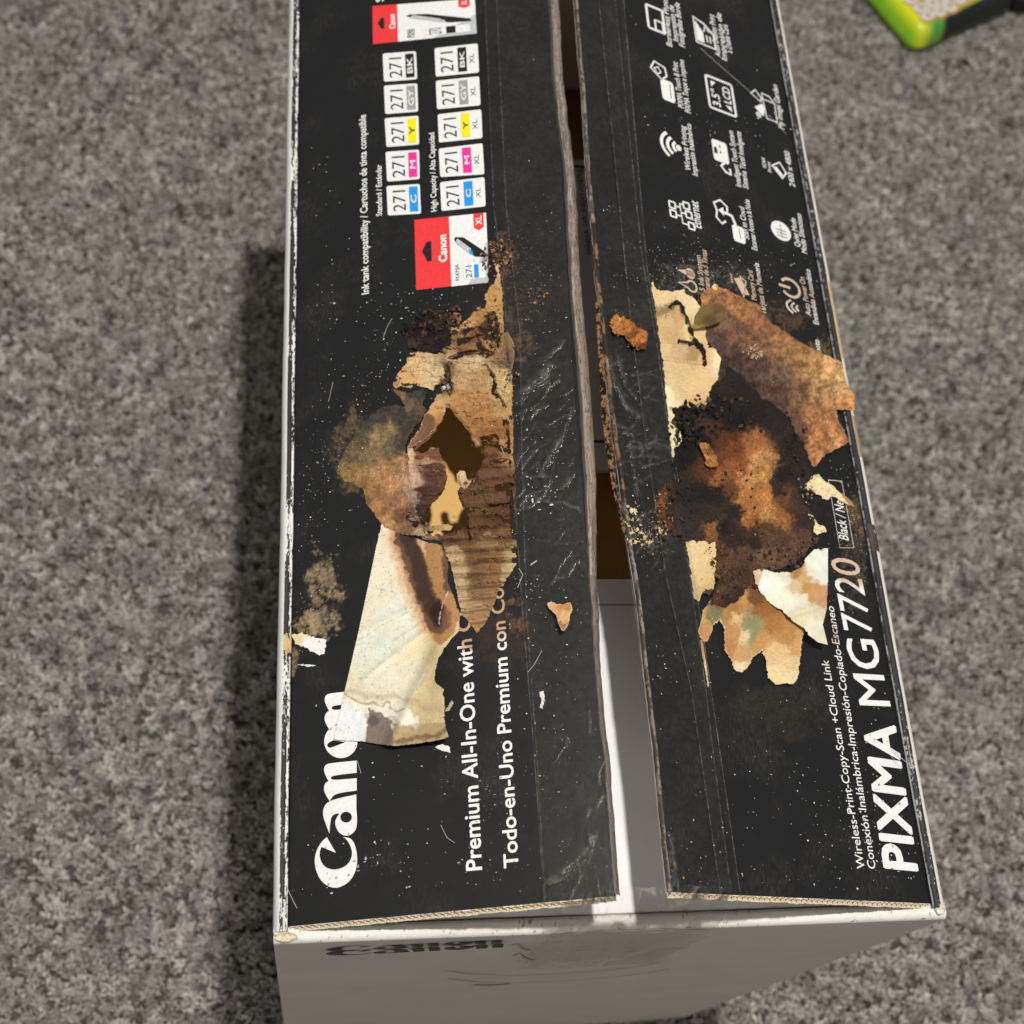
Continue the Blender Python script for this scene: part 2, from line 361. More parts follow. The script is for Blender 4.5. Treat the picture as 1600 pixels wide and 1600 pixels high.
# far inner flap (kraft side up)
q_ = on_z(880, 130, -0.010)
tilted('inner_flap', [(.004, q_[1], H - .012), (.252, q_[1], H - .012), (.252, BY1 - .005, H - .002), (.004, BY1 - .005, H - .002)], .003, simple('worn_brown_board', (0.30, 0.22, 0.17), .8, .4, 900, .2, 60))
# loose kraft insert under the burnt hole
q0 = on_z(700, 850, -0.016)[1] - .045; q1 = q0 + 0.125
tilted('cardboard_insert', [(.006, q0, H - .0165), (.112, q0, H - .0165), (.112, q1, H - .0175), (.006, q1, H - .0175)], .003, M_KRAFT)
tilted('cardboard_insert', [(.006, .10, H - .062), (.250, .10, H - .062), (.250, BY1 - .006, H - .062), (.006, BY1 - .006, H - .062)], .003, M_KRAFT)
# grey printed panel deep in the carton, seen through the gap
zp = -0.030
g0 = on_z(915, 735, zp); g1 = on_z(900, 250, zp)
pan = tilted('printed_panel', [(.06, g0[1], H + zp), (.245, g0[1], H + zp), (.245, g1[1], H + zp), (.06, g1[1], H + zp)], .002, M_GREYP)
slab('panel_fold', .06, .245, on_z(930, 690, zp)[1] - .0006, on_z(930, 690, zp)[1] + .0006, H + zp, H + zp + .0004, M_INKK, pan, 0)
slab('panel_fold', .06, .245, on_z(930, 262, zp)[1] - .0006, on_z(930, 262, zp)[1] + .0006, H + zp, H + zp + .0004, M_INKK, pan, 0)

# ------------------------------------------------------------------ hinge edges (left and right long sides)
def hinge(side):
    ys = np.arange(BY0 + 0.0040, BY1, 0.00035)
    if side == 'L':
        prof = [(-.0052, -.012), (-.0054, -.006), (-.0053, -.0025), (-.0048, -.0008), (-.0040, 0.0004), (-.0033, .0009), (-.0028, .0011), (-.0024, .0012), (-.0019, .0012), (-.0014, .0011), (-.0010, .0007), (-.0007, .0004), (-.0004, .0004), (0.0, .0006), (.0004, .0008)]
    else:
        prof = [(XR - .0006, .0011), (XR - .0002, .0006), (XR + .0002, .0003), (XR + .0006, .0008), (XR + .0011, .0012), (XR + .0017, .0013), (XR + .0023, .0013), (XR + .0028, .0011), (XR + .0034, .0009), (XR + .0042, .0004), (XR + .0050, -.0004), (XR + .0056, -.0014), (XR + .0061, -.003), (XR + .0061, -.012)]
    # extra points across for crisp wear
    P = []
    for i in range(len(prof) - 1):
        for t in (0, .5): P.append(tuple(np.array(prof[i]) * (1 - t) + np.array(prof[i + 1]) * t))
    P = np.array(P + [prof[-1]])
    Yg, J = np.meshgrid(ys, np.arange(len(P)), indexing='ij'); X = P[J, 0]; Z = P[J, 1]
    wob = fbm(Yg * 1e3, Yg * 0, 60, 2) * 0.0005
    Xw = X + wob; Zw = Z + fbm(Yg * 1e3, X * 6e3, 4, 6) * 0.00012 + H
    idx = np.arange(X.size).reshape(X.shape)
    F = np.stack([idx[:-1, :-1], idx[:-1, 1:], idx[1:, 1:], idx[1:, :-1]], -1).reshape(-1, 4)
    if side == 'R': pass
    nz = .65 * fbm(Yg * 280, X * 4.5e3, 2.0, 12, 4, .6) + .6 * fbm(Yg * 1e3, X * 2e3, 1.4, 13, 4, .7); big = fbm(Yg * 1e3, X * 1e3, 28, 15)
    white = lin('#d9d9d6', 1.0); blk = np.array([.022, .022, .023]); C = np.zeros(X.shape + (3,)) + white
    if side == 'L':
        inb = (X > -.0029) & (X < -.0009)
        wear = nz + 0.75 * np.abs((X + .0019) / .001) ** 2 * .45 + big * .8 + (Yg > .27) * .10 > 0.40
        C[inb & ~wear] = blk
        line = (X >= -.0009) & (X < .0001); C[line & (nz + big * .2 < -.12)] = blk
        C[X >= .0001] = blk
        C[(X < -.0029)] = lin('#d4d5d4', 1.0)
        tn = (np.abs(Yg - .118) < .004 + nz * .004) & (X > -.003); C[tn] = lin('#c8a878', 1.0)
    else:
        C[X < XR + .0032] = blk
        line = (X > XR - .0003) & (X < XR + .0004); C[line & (nz + big * .35 > -.12)] = lin('#8e8f92', 1.0)
        C[(X < XR + .0032) & (X > XR + .0004) & (nz + big * .4 > .36)] = lin('#b0ada6', 1.0)
        C[X >= XR + .0032] = lin('#dcdad2', 1.0)
        y0, y1 = on_z(1290, 440)[1], on_z(1310, 560)[1]
        tn = (Yg < y0) & (Yg > y1) & (X >= XR + .0030); C[tn] = lin('#c3ab88', 1.0) * (1 + .2 * nz[tn][:, None])
        y0, y1 = on_z(1335, 650)[1], on_z(1349, 715)[1]
        tn = (Yg < y0) & (Yg > y1) & (X >= XR + .0030); C[tn] = lin('#a8927a', 1.0)
        y0, y1 = on_z(1368, 820)[1], on_z(1374, 862)[1]
        tn = (Yg < y0) & (Yg > y1) & (X >= XR + .0005) & (nz > -.3); C[tn] = lin('#4c3d34', 1.0)
    o = new_mesh('hinge_edge', np.stack([Xw, Yg, Zw], -1).reshape(-1, 3), F, M_WEAR, box, C.reshape(-1, 3), True)
    return o
hinge('L'); hinge('R')
# crushed front corners of torn kraft
def corner_tuft(cx, cy, cz, sx, sy, sz, seed, cols):
    n = 14; th = np.linspace(0, math.pi, n); ph = np.linspace(0, 2 * math.pi, 2 * n, endpoint=False)
    TT, PP = np.meshgrid(th, ph, indexing='ij'); rr = 1 + .35 * fbm(TT * 40, np.cos(PP) * 60 + np.sin(PP) * 25, 18, seed)
    V = np.stack([cx + sx * rr * np.sin(TT) * np.cos(PP), cy + sy * rr * np.sin(TT) * np.sin(PP), cz + sz * rr * np.cos(TT)], -1)
    idx = np.arange(TT.size).reshape(TT.shape); nx = np.roll(idx, -1, 1)
    F = np.stack([idx[:-1], idx[1:], nx[1:], nx[:-1]], -1).reshape(-1, 4)
    nn = fbm(TT * 60, PP * 60, 14, seed + 2); C = np.where(nn[..., None] > 0, lin(cols[0], 1.0), lin(cols[1], 1.0)).reshape(-1, 3)
    return new_mesh('crushed_corner', V.reshape(-1, 3), F, M_WEAR, box, C, True)
corner_tuft(-.0006, .0020, H - .0004, .0042, .0017, .0011, 4, ('#dcd6ca', '#c4a682'))
corner_tuft(.2600, .0040, H + .0000, .0024, .0026, .0012, 9, ('#ded9d0', '#b9a892'))

# ------------------------------------------------------------------ lid flaps
flap = {}
HOLE_L = [(698, 636), (705, 640), (713, 652), (727, 668), (738, 685), (748, 688), (757, 694), (754, 704), (757, 714), (753, 724), (746, 735), (742, 745), (740, 752), (735, 755), (727, 757), (722, 757), (714, 766), (717, 780), (722, 792), (729, 796), (730, 816), (728, 824), (708, 829), (690, 829), (672, 829), (662, 822), (663, 806), (668, 795), (682, 782), (695, 766), (699, 745), (697, 730), (692, 718), (687, 707), (684, 700), (666, 709), (650, 706), (658, 695), (672, 686), (682, 668), (692, 656)]
TORN_L = [(762, 455), (768, 440), (783, 436), (786, 470), (788, 520), (798, 540), (800, 600), (802, 660), (804, 760), (806, 830), (808, 880), (800, 896), (782, 915), (772, 945), (760, 972), (752, 984), (744, 990), (736, 976), (722, 962), (716, 940), (712, 915), (702, 880), (690, 850), (660, 842), (650, 820), (642, 770), (636, 720), (640, 700), (655, 672), (662, 650), (676, 632), (684, 614), (664, 606), (640, 606), (618, 606), (612, 600), (622, 584), (634, 566), (640, 550), (660, 549), (690, 548), (704, 530), (705, 515), (722, 505), (736, 494), (742, 480), (750, 476), (756, 484), (762, 470)]
SLOT_L = [(859, 0), (867, 120), (875, 250), (882, 400), (894, 600), (905, 735), (913, 850), (920, 905), (930, 1000), (942, 1160), (952, 1280), (958, 1385)]
CRACK_R = [[(1048, 480), (1057, 472), (1064, 477), (1067, 489), (1074, 500), (1079, 515), (1081, 528), (1089, 539), (1096, 546), (1100, 556), (1101, 567)], [(1062, 534), (1074, 536), (1086, 537)]]

CRACK_L = [[(722, 519), (735, 517), (745, 513), (756, 518), (768, 520)], [(718, 534), (735, 531), (745, 530), (751, 542), (755, 546)], [(704, 560), (720, 554), (735, 551), (752, 551), (766, 553)],
           [(746, 525), (760, 527), (776, 520), (778, 535)], [(768, 540), (776, 533)], [(757, 572), (763, 580), (770, 590), (771, 612), (778, 620), (786, 636)], [(765, 495), (774, 500), (768, 505), (776, 512)],
           [(755, 688), (772, 682), (776, 686)], [(756, 694), (772, 694), (780, 700), (794, 706)], [(768, 724), (782, 720), (795, 722)], [(778, 762), (797, 758)], [(730, 798), (745, 796), (752, 799), (765, 793), (797, 790)],
           [(776, 808), (787, 815), (798, 814)], [(789, 660), (793, 690), (793, 706)], [(796, 770), (799, 800), (801, 830)], [(728, 810), (729, 830), (732, 842)], [(655, 832), (675, 833), (700, 832), (710, 831)], [(640, 730), (655, 732)], [(682, 606), (692, 604), (690, 612), (682, 612)],
           [(645, 690), (655, 678), (670, 672), (680, 668)], [(698, 575), (700, 595), (702, 612)]]

def base_tint(side, X, Y):
    """toasted and sooty staining of the black print, by photo position"""
    C = np.zeros(X.shape + (3,)) + np.array([.0085, .0085, .0092])
    def stain(cx, cy, rx, ry, hx, amt, thr=0.0, seed=1, s=14, p=1.0):
        f = np.clip(1.25 - (((X - cx) / rx) ** 2 + ((Y - cy) / ry) ** 2), 0, 1)
        n_ = np.clip((fbm(X, Y, s * 1.4, seed, 6, .8) * 1.3 - thr + f * .85 - .45) * 3.2, 0, 1)
        k_ = (np.clip(f * 2, 0, 1) * n_ * amt * .82 * (.35 + .65 * np.clip(fbm(X, Y, 3.2, seed + 40, 4, .8) * 2.4 + .45, 0, 1)))[..., None]; return C * (1 - k_) + lin(hx) * k_
    if side == 'L':
        C = stain(500, 930, 46, 95, '#b49c78', .8, .30, 3, 16, .8)
        C = stain(480, 975, 34, 28, '#b9a078', .85, .15, 5, 14, .6)
        C = stain(565, 705, 62, 80, '#746046', .8, .15, 7)
        C = stain(820, 540, 30, 30, '#8a6a45', .7, .3, 11)
        C = stain(800, 480, 40, 60, '#7d6a50', .45, .35, 12, 5)
        C = stain(806, 960, 22, 40, '#946840', .7, .1, 15)
        C = stain(780, 1000, 70, 60, '#6a4a34', .22, .1, 16)
        C = stain(785, 400, 30, 45, '#7d5a40', .8, .1, 17, 8)
        C = stain(455, 1035, 14, 24, '#c0a078', .6, 0, 18)
    else:
        C = stain(1215, 1110, 90, 55, '#5d5345', .22, -.1, 21, 40)
        C = stain(1350, 800, 34, 55, '#8a7050', .7, .05, 22, 8)
        C = stain(1090, 440, 110, 45, '#7e7668', .5, .3, 23, 3.5)
        C = stain(975, 520, 40, 50, '#6a5038', .4, .35, 24)
        C = stain(1010, 830, 70, 60, '#b8a684', .3, .4, 25, 6)
        C = stain(1215, 500, 60, 36, '#7a6048', .55, .15, 27, 6)
        C = stain(1290, 545, 34, 26, '#9c7c56', .6, .15, 28, 6)
        C = stain(1335, 900, 30, 90, '#80745e', .4, .3, 26, 5)
    return C

def edgewave(v, side):
    return fbm(v * 1e3, 0 * v, 55, 14 if side == 'L' else 24, 2) * .0011 + fbm(v * 1e3, 0 * v, 9, 15 if side == 'L' else 25, 3) * .0004
def make_flap(side):
    s, a, x0 = FRAME[side]
    mw = Matrix(((math.cos(a), 0, -s * math.sin(a), x0), (0, 1, 0, 0), (s * math.sin(a), 0, math.cos(a), H), (0, 0, 0, 1)))
    u0, u1 = (.0006, .1285) if side == 'L' else (.0008, .1325)
    us = np.arange(0, 1.0001, 1 / 220.); vs = np.arange(.0058, BY1 - .001, .0006)
    Vv, Uu = np.meshgrid(vs, us, indexing='ij')
    edge = np.interp(Vv, [0, .03, .10, .14, .2, .5], [.1245, .1250, .1250, .1262, .1285, .1303]) if side == 'L' else np.interp(Vv, [0, .03, .12, .15, .2, .23, .27, .34, .5], [.1305, .1300, .1316, .1335, .1352, .1350, .1362, .1345, .1316])
    edge = edge + edgewave(Vv, side)
    U = u0 + (edge - u0) * Uu
    Xl = U * (1 if side == 'L' else -1)
    # project local points back to the photo to look the stains up
    wx = Xl * math.cos(a) + x0; wz = s * Xl * math.sin(a)
    P = np.stack([wx - CAM[0], Vv - CAM[1], wz - CAM[2]], -1) @ MC
    PX = P[..., 0] / P[..., 2] * FPX + 800; PY = P[..., 1] / P[..., 2] * FPX + 800
    C = base_tint(side, PX, PY)
    zt = np.zeros(U.shape)
    idx = np.arange(U.size).reshape(U.shape)
    F = np.stack([idx[:-1, :-1], idx[:-1, 1:], idx[1:, 1:], idx[1:, :-1]], -1)
    if side == 'R': F = F[..., ::-1]
    keep = np.ones(F.shape[:2], bool)
    cx = (PX[:-1, :-1] + PX[1:, 1:]) / 2; cy = (PY[:-1, :-1] + PY[1:, 1:]) / 2
    if side == 'L': keep &= ~((sdist(cx, cy, TORN_L) > 7))
    else:
        dd = -5 + np.minimum(ldist(cx, cy, CRACK_R[0]), ldist(cx, cy, CRACK_R[1])); keep &= ~(dd < 5)
    Ft = F[keep].reshape(-1, 4)
    V = np.stack([Xl, Vv, zt], -1).reshape(-1, 3)
    o = new_mesh('top_flap', V, Ft, M_BLACK, box, C.reshape(-1, 3))
    o.matrix_local = mw
    # underside liner
    keepu = (~(sdist(cx, cy, TORN_L) > 5)) if side == 'L' else ~(np.minimum(ldist(cx, cy, CRACK_R[0]), ldist(cx, cy, CRACK_R[1])) < 15)
    Fu = F[keepu].reshape(-1, 4)[:, ::-1]
    new_mesh('under_liner', V - np.array([0, 0, .0024]), Fu, M_UNDER, o)
    flap[side] = o
    # cut front edge with its flutes
    n = 900; uu = np.linspace(.0010, (.1250 if side == 'L' else .1300), n); sg = 1 if side == 'L' else -1
    y0 = .0056
    V = []; F2 = []; Cc = []
    jag = fbm(uu * 1e3, uu * 0, 3, 71) * .0004 + fbm(uu * 1e3, uu * 0, .7, 72) * .0002
    def ribbon(zc, th, yoff, col):
        b0 = len(V)
        for i in range(n):
            for dz in (-th / 2, th / 2):
                for dy in (0, .004):
                    V.append((sg * uu[i], y0 + yoff[i] + dy, zc[i] + dz)); Cc.append(col[i])
        for i in range(n - 1):
            q = b0 + 4 * i; F2.append((q, q + 4, q + 6, q + 2)); F2.append((q + 2, q + 6, q + 7, q + 3)); F2.append((q, q + 1, q + 5, q + 4))
    cw = np.array([lin('#e2dccf', 1.0) if v > -.2 else lin('#bfa888', 1.0) for v in fbm(uu * 1e3, uu * 0, 2, 73)])
    ct = np.array([lin('#cfc0a6', 1.0)] * n)
    ribbon(np.zeros(n) - .00030, .00036, jag, cw)
    ribbon(np.zeros(n) - .00235, .0003, jag - .0014, ct)
    ribbon(-.00125 + .0009 * np.sin(uu / .0026 * 6.283), .00032, jag * .5 - .0007 + .0004 * np.sin(uu / .0026 * 6.283), np.array([lin('#cbbca2', 1.0)] * n))
    new_mesh('fluted_edge', V, F2, M_WEAR, o, np.array(Cc))
    return o
make_flap('L'); make_flap('R')

def flatpoly(pts, h):
    """px outline -> local verts"""
    return [tuple(v) for v in pts]

class PB:
    """collects flat printed polygons in flap-local metres, several inks, into one mesh"""
    def __init__(s): s.V = []; s.F = []; s.M = []; s.mats = []
    def mi(s, m):
        if m not in s.mats: s.mats.append(m)
        return s.mats.index(m)
    def poly(s, xy, m, h=.00012):
        b = len(s.V); s.V += [(x, y, h) for x, y in xy]
        ar = sum(xy[i][0] * xy[(i + 1) % len(xy)][1] - xy[(i + 1) % len(xy)][0] * xy[i][1] for i in range(len(xy)))
        f = list(range(b, b + len(xy)));
        if ar < 0: f = f[::-1]
        s.F.append(f); s.M.append(s.mi(m))
    def tris(s, V, F, m, h=.00012):
        b = len(s.V); s.V += [(x, y, h) for x, y in V]; k_ = s.mi(m)
        for f in F: s.F.append([b + i for i in f]); s.M.append(k_)
    def stroke(s, pts, w_, m, h=.00012, closed=False):
        P = np.array(pts, float); n = len(P)
        if closed: P = np.vstack([P, P[:1]]); n += 1
        L_, R_ = [], []
        for i in range(n):
            if closed and (i == 0 or i == n - 1): d = P[1] - P[0]; d2 = P[-1] - P[-2]; t = d / np.linalg.norm(d) + d2 / np.linalg.norm(d2)
            elif i == 0: t = P[1] - P[0]
            elif i == n - 1: t = P[-1] - P[-2]
            else:
                d = P[i + 1] - P[i]; d2 = P[i] - P[i - 1]; t = d / (np.linalg.norm(d) + 1e-12) + d2 / (np.linalg.norm(d2) + 1e-12)
            t = t / (np.linalg.norm(t) + 1e-12); q = np.array([-t[1], t[0]]) * w_ / 2; L_.append(P[i] + q); R_.append(P[i] - q)
        for i in range(n - 1): s.poly([tuple(R_[i]), tuple(R_[i + 1]), tuple(L_[i + 1]), tuple(L_[i])], m, h)
    def build(s, name, parent):
        # big outlines are concave: let the triangulator handle them
        import bmesh
        me = bpy.data.meshes.new(name); me.from_pydata(s.V, [], s.F)
        for m in s.mats: me.materials.append(m)
        me.polygons.foreach_set('material_index', np.array(s.M, np.int32))
        bm = bmesh.new(); bm.from_mesh(me)
        big = [f for f in bm.faces if len(f.verts) > 4]
        bmesh.ops.triangulate(bm, faces=big); bm.normal_update()
        fl = [f for f in bm.faces if f.normal.z < 0]
        if fl: bmesh.ops.reverse_faces(bm, faces=fl)
        bm.to_mesh(me); bm.free()
        o = bpy.data.objects.new(name, me); COL.objects.link(o); o.parent = parent; return o

_glyph = {}
def glyphs(s, bold=0.0, space=1.0):
    bold = 0.0
    key = (s, bold, space)
    if key in _glyph: return _glyph[key]
    cu = bpy.data.curves.new('t', 'FONT'); cu.body = s; cu.size = 1; cu.offset = bold; cu.resolution_u = 3; cu.space_character = space
    ob = bpy.data.objects.new('t', cu); COL.objects.link(ob)
    dg = bpy.context.evaluated_depsgraph_get(); dg.update(); me = bpy.data.meshes.new_from_object(ob.evaluated_get(dg))
    V = np.array([v.co[:2] for v in me.vertices]).reshape(-1, 2); F = [tuple(p.vertices) for p in me.polygons]
    bpy.data.objects.remove(ob); bpy.data.curves.remove(cu); bpy.data.meshes.remove(me)
    _glyph[key] = (V, F); return V, F
CAPH = glyphs('H')[0][:, 1].max()

def text_map(pb, s, fn, m, h=.00015, bold=0.0, space=1.0, fit=True):
    """fn maps (0..1 along, 0..1 cap height) to local xy"""
    V, F = glyphs(s, bold, space)
    x0, x1 = V[:, 0].min() - bold, V[:, 0].max() + bold
    offs = [(0, 0)] if bold <= 0 else [(bold * math.cos(a), bold * math.sin(a)) for a in np.linspace(0, 6.2832, 7)[:-1]]
    for k_, (ox, oy) in enumerate(offs):
        W_ = [(fn((x + ox - x0) / (x1 - x0), (y + oy) / CAPH)) for x, y in V]
        pb.tris(W_, F, m, h + k_ * .000012)

def px2(side, p): v = on_flap(side, p[0], p[1]); return np.array([float(v[0]), float(v[1])])

def text_line(pb, side, s, p0, p1, cap, m, h=.00015, bold=0.0, space=1.0, shear=0.0):
    a = px2(side, p0); c = px2(side, p1); d = c - a; Ln = np.linalg.norm(d); t = d / Ln; up = np.array([-t[1], t[0]])
    ch = np.linalg.norm(px2(side, (p0[0] - cap, p0[1])) - a)
    text_map(pb, s, lambda x, y: tuple(a + t * (x * Ln + y * ch * shear) + up * y * ch), m, h, bold, space)

def loc(side, x, y, sx=0, sy=0):
    v = px2(side, (x, y)); return v

# inks
def tb(side, x, y, r): v = px2(side, (x, y)); return (v[0], v[1], r)
WL = ink('white_print', (.80, .81, .80), [tb('L', 770, 925, .0225), tb('L', 745, 985, .010)], (.50, .31, .17))
WR = ink('white_print', (.80, .81, .80), [tb('R', 1090, 425, .018), tb('R', 1160, 455, .017), tb('R', 1240, 450, .014), tb('R', 1322, 880, .0125), tb('R', 1280, 990, .012)], (.62, .46, .34))
I_RED = ink('red_print', (.80, .045, .05)); I_GRY = ink('grey_print', (.32, .33, .33)); I_YEL = ink('yellow_print', (.88, .76, .01))
I_MAG = ink('magenta_print', (.80, .035, .32)); I_CYA = ink('cyan_print', (.02, .30, .80)); I_BLK = ink('black_print_ink', (.016, .016, .018)); I_DGR = ink('dark_lettering', (.05, .05, .055)); I_SIL = ink('silver_print', (.50, .52, .54))

LF, RF = flap['L'], flap['R']

# ---- large serif logo on left flap, letters outlined by hand
def arc(cx, cy, rx, ry, n=28, a0=0, a1=6.2832, closed=True):
    return [(cx + rx * math.cos(a0 + (a1 - a0) * i / (n if closed else n - 1)), cy + ry * math.sin(a0 + (a1 - a0) * i / (n if closed else n - 1))) for i in range(n)]
def smooth_outline(P, it=2, sharp=()):
    P = [(*p, i in sharp) for i, p in enumerate(P)]
    for _ in range(it):
        Q = []
        n = len(P)
        for i in range(n):
            a, b_ = P[i], P[(i + 1) % n]
            if a[2]: Q.append(a)
            else: Q.append((a[0] * .75 + b_[0] * .25, a[1] * .75 + b_[1] * .25, False))
            if not b_[2]: Q.append((a[0] * .25 + b_[0] * .75, a[1] * .25 + b_[1] * .75, False))
        P = Q
    return [(p[0], p[1]) for p in P]
def cdt(pb, fn, outer, holes, m, h=.00014):
    from mathutils.geometry import delaunay_2d_cdt
    V = []; E = []
    for lp in [outer] + holes:
        b_ = len(V); V += [Vector(p) for p in lp]; E += [(b_ + i, b_ + (i + 1) % len(lp)) for i in range(len(lp))]
    vo, eo, fo, *_ = delaunay_2d_cdt(V, E, [], 0, 1e-7)
    vx = np.array([tuple(v) for v in vo]); F = []
    for f in fo:
        c = vx[list(f)].mean(0); X = np.array([c[0]]); Y = np.array([c[1]])
        if sdist(X, Y, outer)[0] > 0 and all(sdist(X, Y, hh)[0] < 0 for hh in holes): F.append(tuple(f))
    pb.tris([fn(*v) for v in vx], F, m, h)
# logo letters in crop coordinates: c4 = (x/3.636+420, y/3.636+1160)
C4 = lambda P: [(x / 3.636 + 420, y / 3.636 + 1160) for x, y in P]
Z2 = lambda P: [(x / 8 + 460, y / 8 + 1040) for x, y in P]
LOGO = {}
LOGO['C'] = (smooth_outline(C4([(330, 538), (382, 628), (300, 594), (292, 612), (288, 645), (300, 685), (325, 712), (360, 724), (400, 720), (440, 702), (465, 672), (476, 630), (466, 590), (448, 558), (428, 540), (462, 542), (486, 570), (500, 620), (504, 680), (492, 740), (460, 790), (415, 820), (370, 829), (325, 812), (290, 777), (266, 722), (260, 660), (274, 608), (300, 565)]), 2, (0, 1, 2, 14)), [])
LOGO['a'] = (smooth_outline(C4([(498, 296), (498, 375), (503, 440), (498, 495), (468, 526), (436, 533), (402, 516), (383, 486), (376, 452), (388, 424), (404, 404), (382, 404), (356, 420), (349, 462), (345, 518), (325, 465), (310, 424), (308, 385), (322, 352), (350, 332), (400, 317)]), 2, (0, 1, 14)), [C4(arc(440, 425, 33, 31))])
n1 = [(780, 1188), (780, 1340), (480, 1375), (452, 1405), (475, 1435), (780, 1408), (780, 1562), (500, 1600), (442, 1695), (378, 1590), (368, 1520), (392, 1462), (428, 1444), (392, 1375), (368, 1310), (382, 1250), (430, 1222)]
LOGO['n'] = (smooth_outline(Z2(n1), 2, (0, 1, 5, 6, 8, 12)), [])
LOGO['o'] = (Z2(arc(582, 947, 208, 210, 40)), [smooth_outline(Z2([(485, 935), (645, 955), (450, 1032), (418, 1020), (410, 992), (430, 962)]), 1, (0, 1))])
LOGO['n2'] = (smooth_outline(Z2([(x + 8, y - 875) for x, y in n1]), 2, (0, 1, 5, 6, 8, 12)), [])
pb = PB()
fl_l = lambda x, y: tuple(px2('L', (x, y)))
for kx in LOGO:
    o_, h_ = LOGO[kx]; cdt(pb, fl_l, o_, h_, WL)
pb.build('logo_lettering', LF)

def line_obj(side, *args, **kw):
    pb = PB(); text_line(pb, side, *args, **kw); return pb.build('lettering', flap[side])
line_obj('L', 'Premium All-In-One with', (753, 1359), (737, 998), 24, WL, bold=.018)
line_obj('L', 'Clo', (736, 986), (734, 935), 22, WL, bold=.018)
line_obj('L', 'Todo-en-Uno Premium con', (810, 1355), (789.5, 970), 22, WL, bold=.018)
line_obj('L', 'Cone', (789, 958), (785, 886), 21, WL, bold=.014)
line_obj('L', 'Ink tank compatibility / Cartuchos de tinta compatible', (576.5, 459), (571.5, 179), 11, WL, bold=.022)
line_obj('L', 'Standard / Estándar', (597, 337), (596, 257), 8.5, WL, bold=.02)
line_obj('L', 'High Capacity / Alta Capacidad', (682.5, 330), (678.5, 207), 8.5, WL, bold=.02)
line_obj('L', 'S', (600, 2), (600, -8), 12, WL, bold=.02)
# right flap
line_obj('R', 'Wireless-Print-Copy-Scan +Cloud Link', (1351, 1358), (1294, 1032), 12, WR, bold=.004)
line_obj('R', 'Conexión Inalámbrica-Impresión-Copiado-Escaneo', (1368, 1358), (1302, 948), 12, WR, bold=.004)
line_obj('R', 'PIXMA', (1433, 1362), (1397, 1133), 50, WR, bold=.030)
line_obj('R', 'MG', (1391, 1104), (1367, 1000), 47, WR, bold=.008)
line_obj('R', '7720', (1363, 990), (1340, 876), 43, WR, bold=.004)
line_obj('R', 'Black / Ne', (1325.5, 845), (1317, 784), 14, WR, bold=.008)
pb = PB(); pb.stroke([px2('R', p) for p in ((1312, 856), (1334, 856), (1315, 752), (1294, 750))], .00035, WR, closed=True); pb.build('caption_frame', RF)
# panel text seen through the gap
def deep_text():
    V, F = glyphs('Tutoriales en video'); pb = PB()
    a = on_z(901, 262, zp); c = on_z(917, 398, zp); x0, x1 = V[:, 0].min(), V[:, 0].max()
    d = (c - a)[:2]; Ln = np.linalg.norm(d); t = d / Ln; up = np.array([-t[1], t[0]]); ch = .0031
    VV = [(*(a[:2] + t * (x - x0) / (x1 - x0) * Ln + up * (y / CAPH * ch)), H + zp + .0003) for x, y in V]
    new_mesh('panel_lettering', VV, F, M_INKK, pan)
deep_text()

# ---- ink number labels
def quad_fn(side, c):
    Q = [px2(side, p) for p in c]      # order: photo top-left, top-right, bottom-right, bottom-left
    def fn(s, t):                       # s: left->right in photo, t: bottom->top
        top = Q[0] * (1 - s) + Q[1] * s; bot = Q[3] * (1 - s) + Q[2] * s
        return tuple(bot * (1 - t) + top * t)
    return fn
def rrect(fn, s0, s1, t0, t1, r, asp=1.0):
    out = []
    for cx, cy, a0 in ((s1 - r, t1 - r * asp, 0), (s0 + r, t1 - r * asp, 90), (s0 + r, t0 + r * asp, 180), (s1 - r, t0 + r * asp, 270)):
        for i in range(5):
            a = math.radians(a0 + i * 22.5); out.append(fn(cx + r * math.cos(a), cy + r * asp * math.sin(a)))
    return out
def tq(pb, fn, s, sb, st, t0, t1, m, h=.0003, bold=0.0):
    """vertical text inside a quad: baseline at s=sb, top at s=st, running from t0 to t1"""
    text_map(pb, s, lambda x, y: fn(sb + (st - sb) * y, t0 + (t1 - t0) * x), m, h, bold)
lab1 = {'BK': [(598, 84), (650, 80), (652, 124), (600, 128)], 'GY': [(600, 134), (652, 130.5), (653.6, 174.5), (602, 178.5)], 'Y': [(601, 185), (654, 181), (655, 226), (604, 230)], 'M': [(602.5, 237.5), (655, 234), (656, 280), (605, 284)], 'C': [(604, 291), (656, 287.5), (658, 334), (606, 337)]}
lab2 = {'BK': [(679, 75.5), (746.5, 68), (748.7, 113.5), (681, 120)], 'GY': [(681, 126.6), (748.7, 119.4), (751, 164.7), (683, 171)], 'Y': [(684, 179), (752, 171), (754, 216), (686, 223)], 'M': [(685.5, 232.5), (754, 224), (757, 272.5), (688, 277)], 'C': [(687.5, 285), (757, 277), (759, 322.5), (690, 330)]}
bars = {'BK': I_BLK, 'GY': I_GRY, 'Y': I_YEL, 'M': I_MAG, 'C': I_CYA}
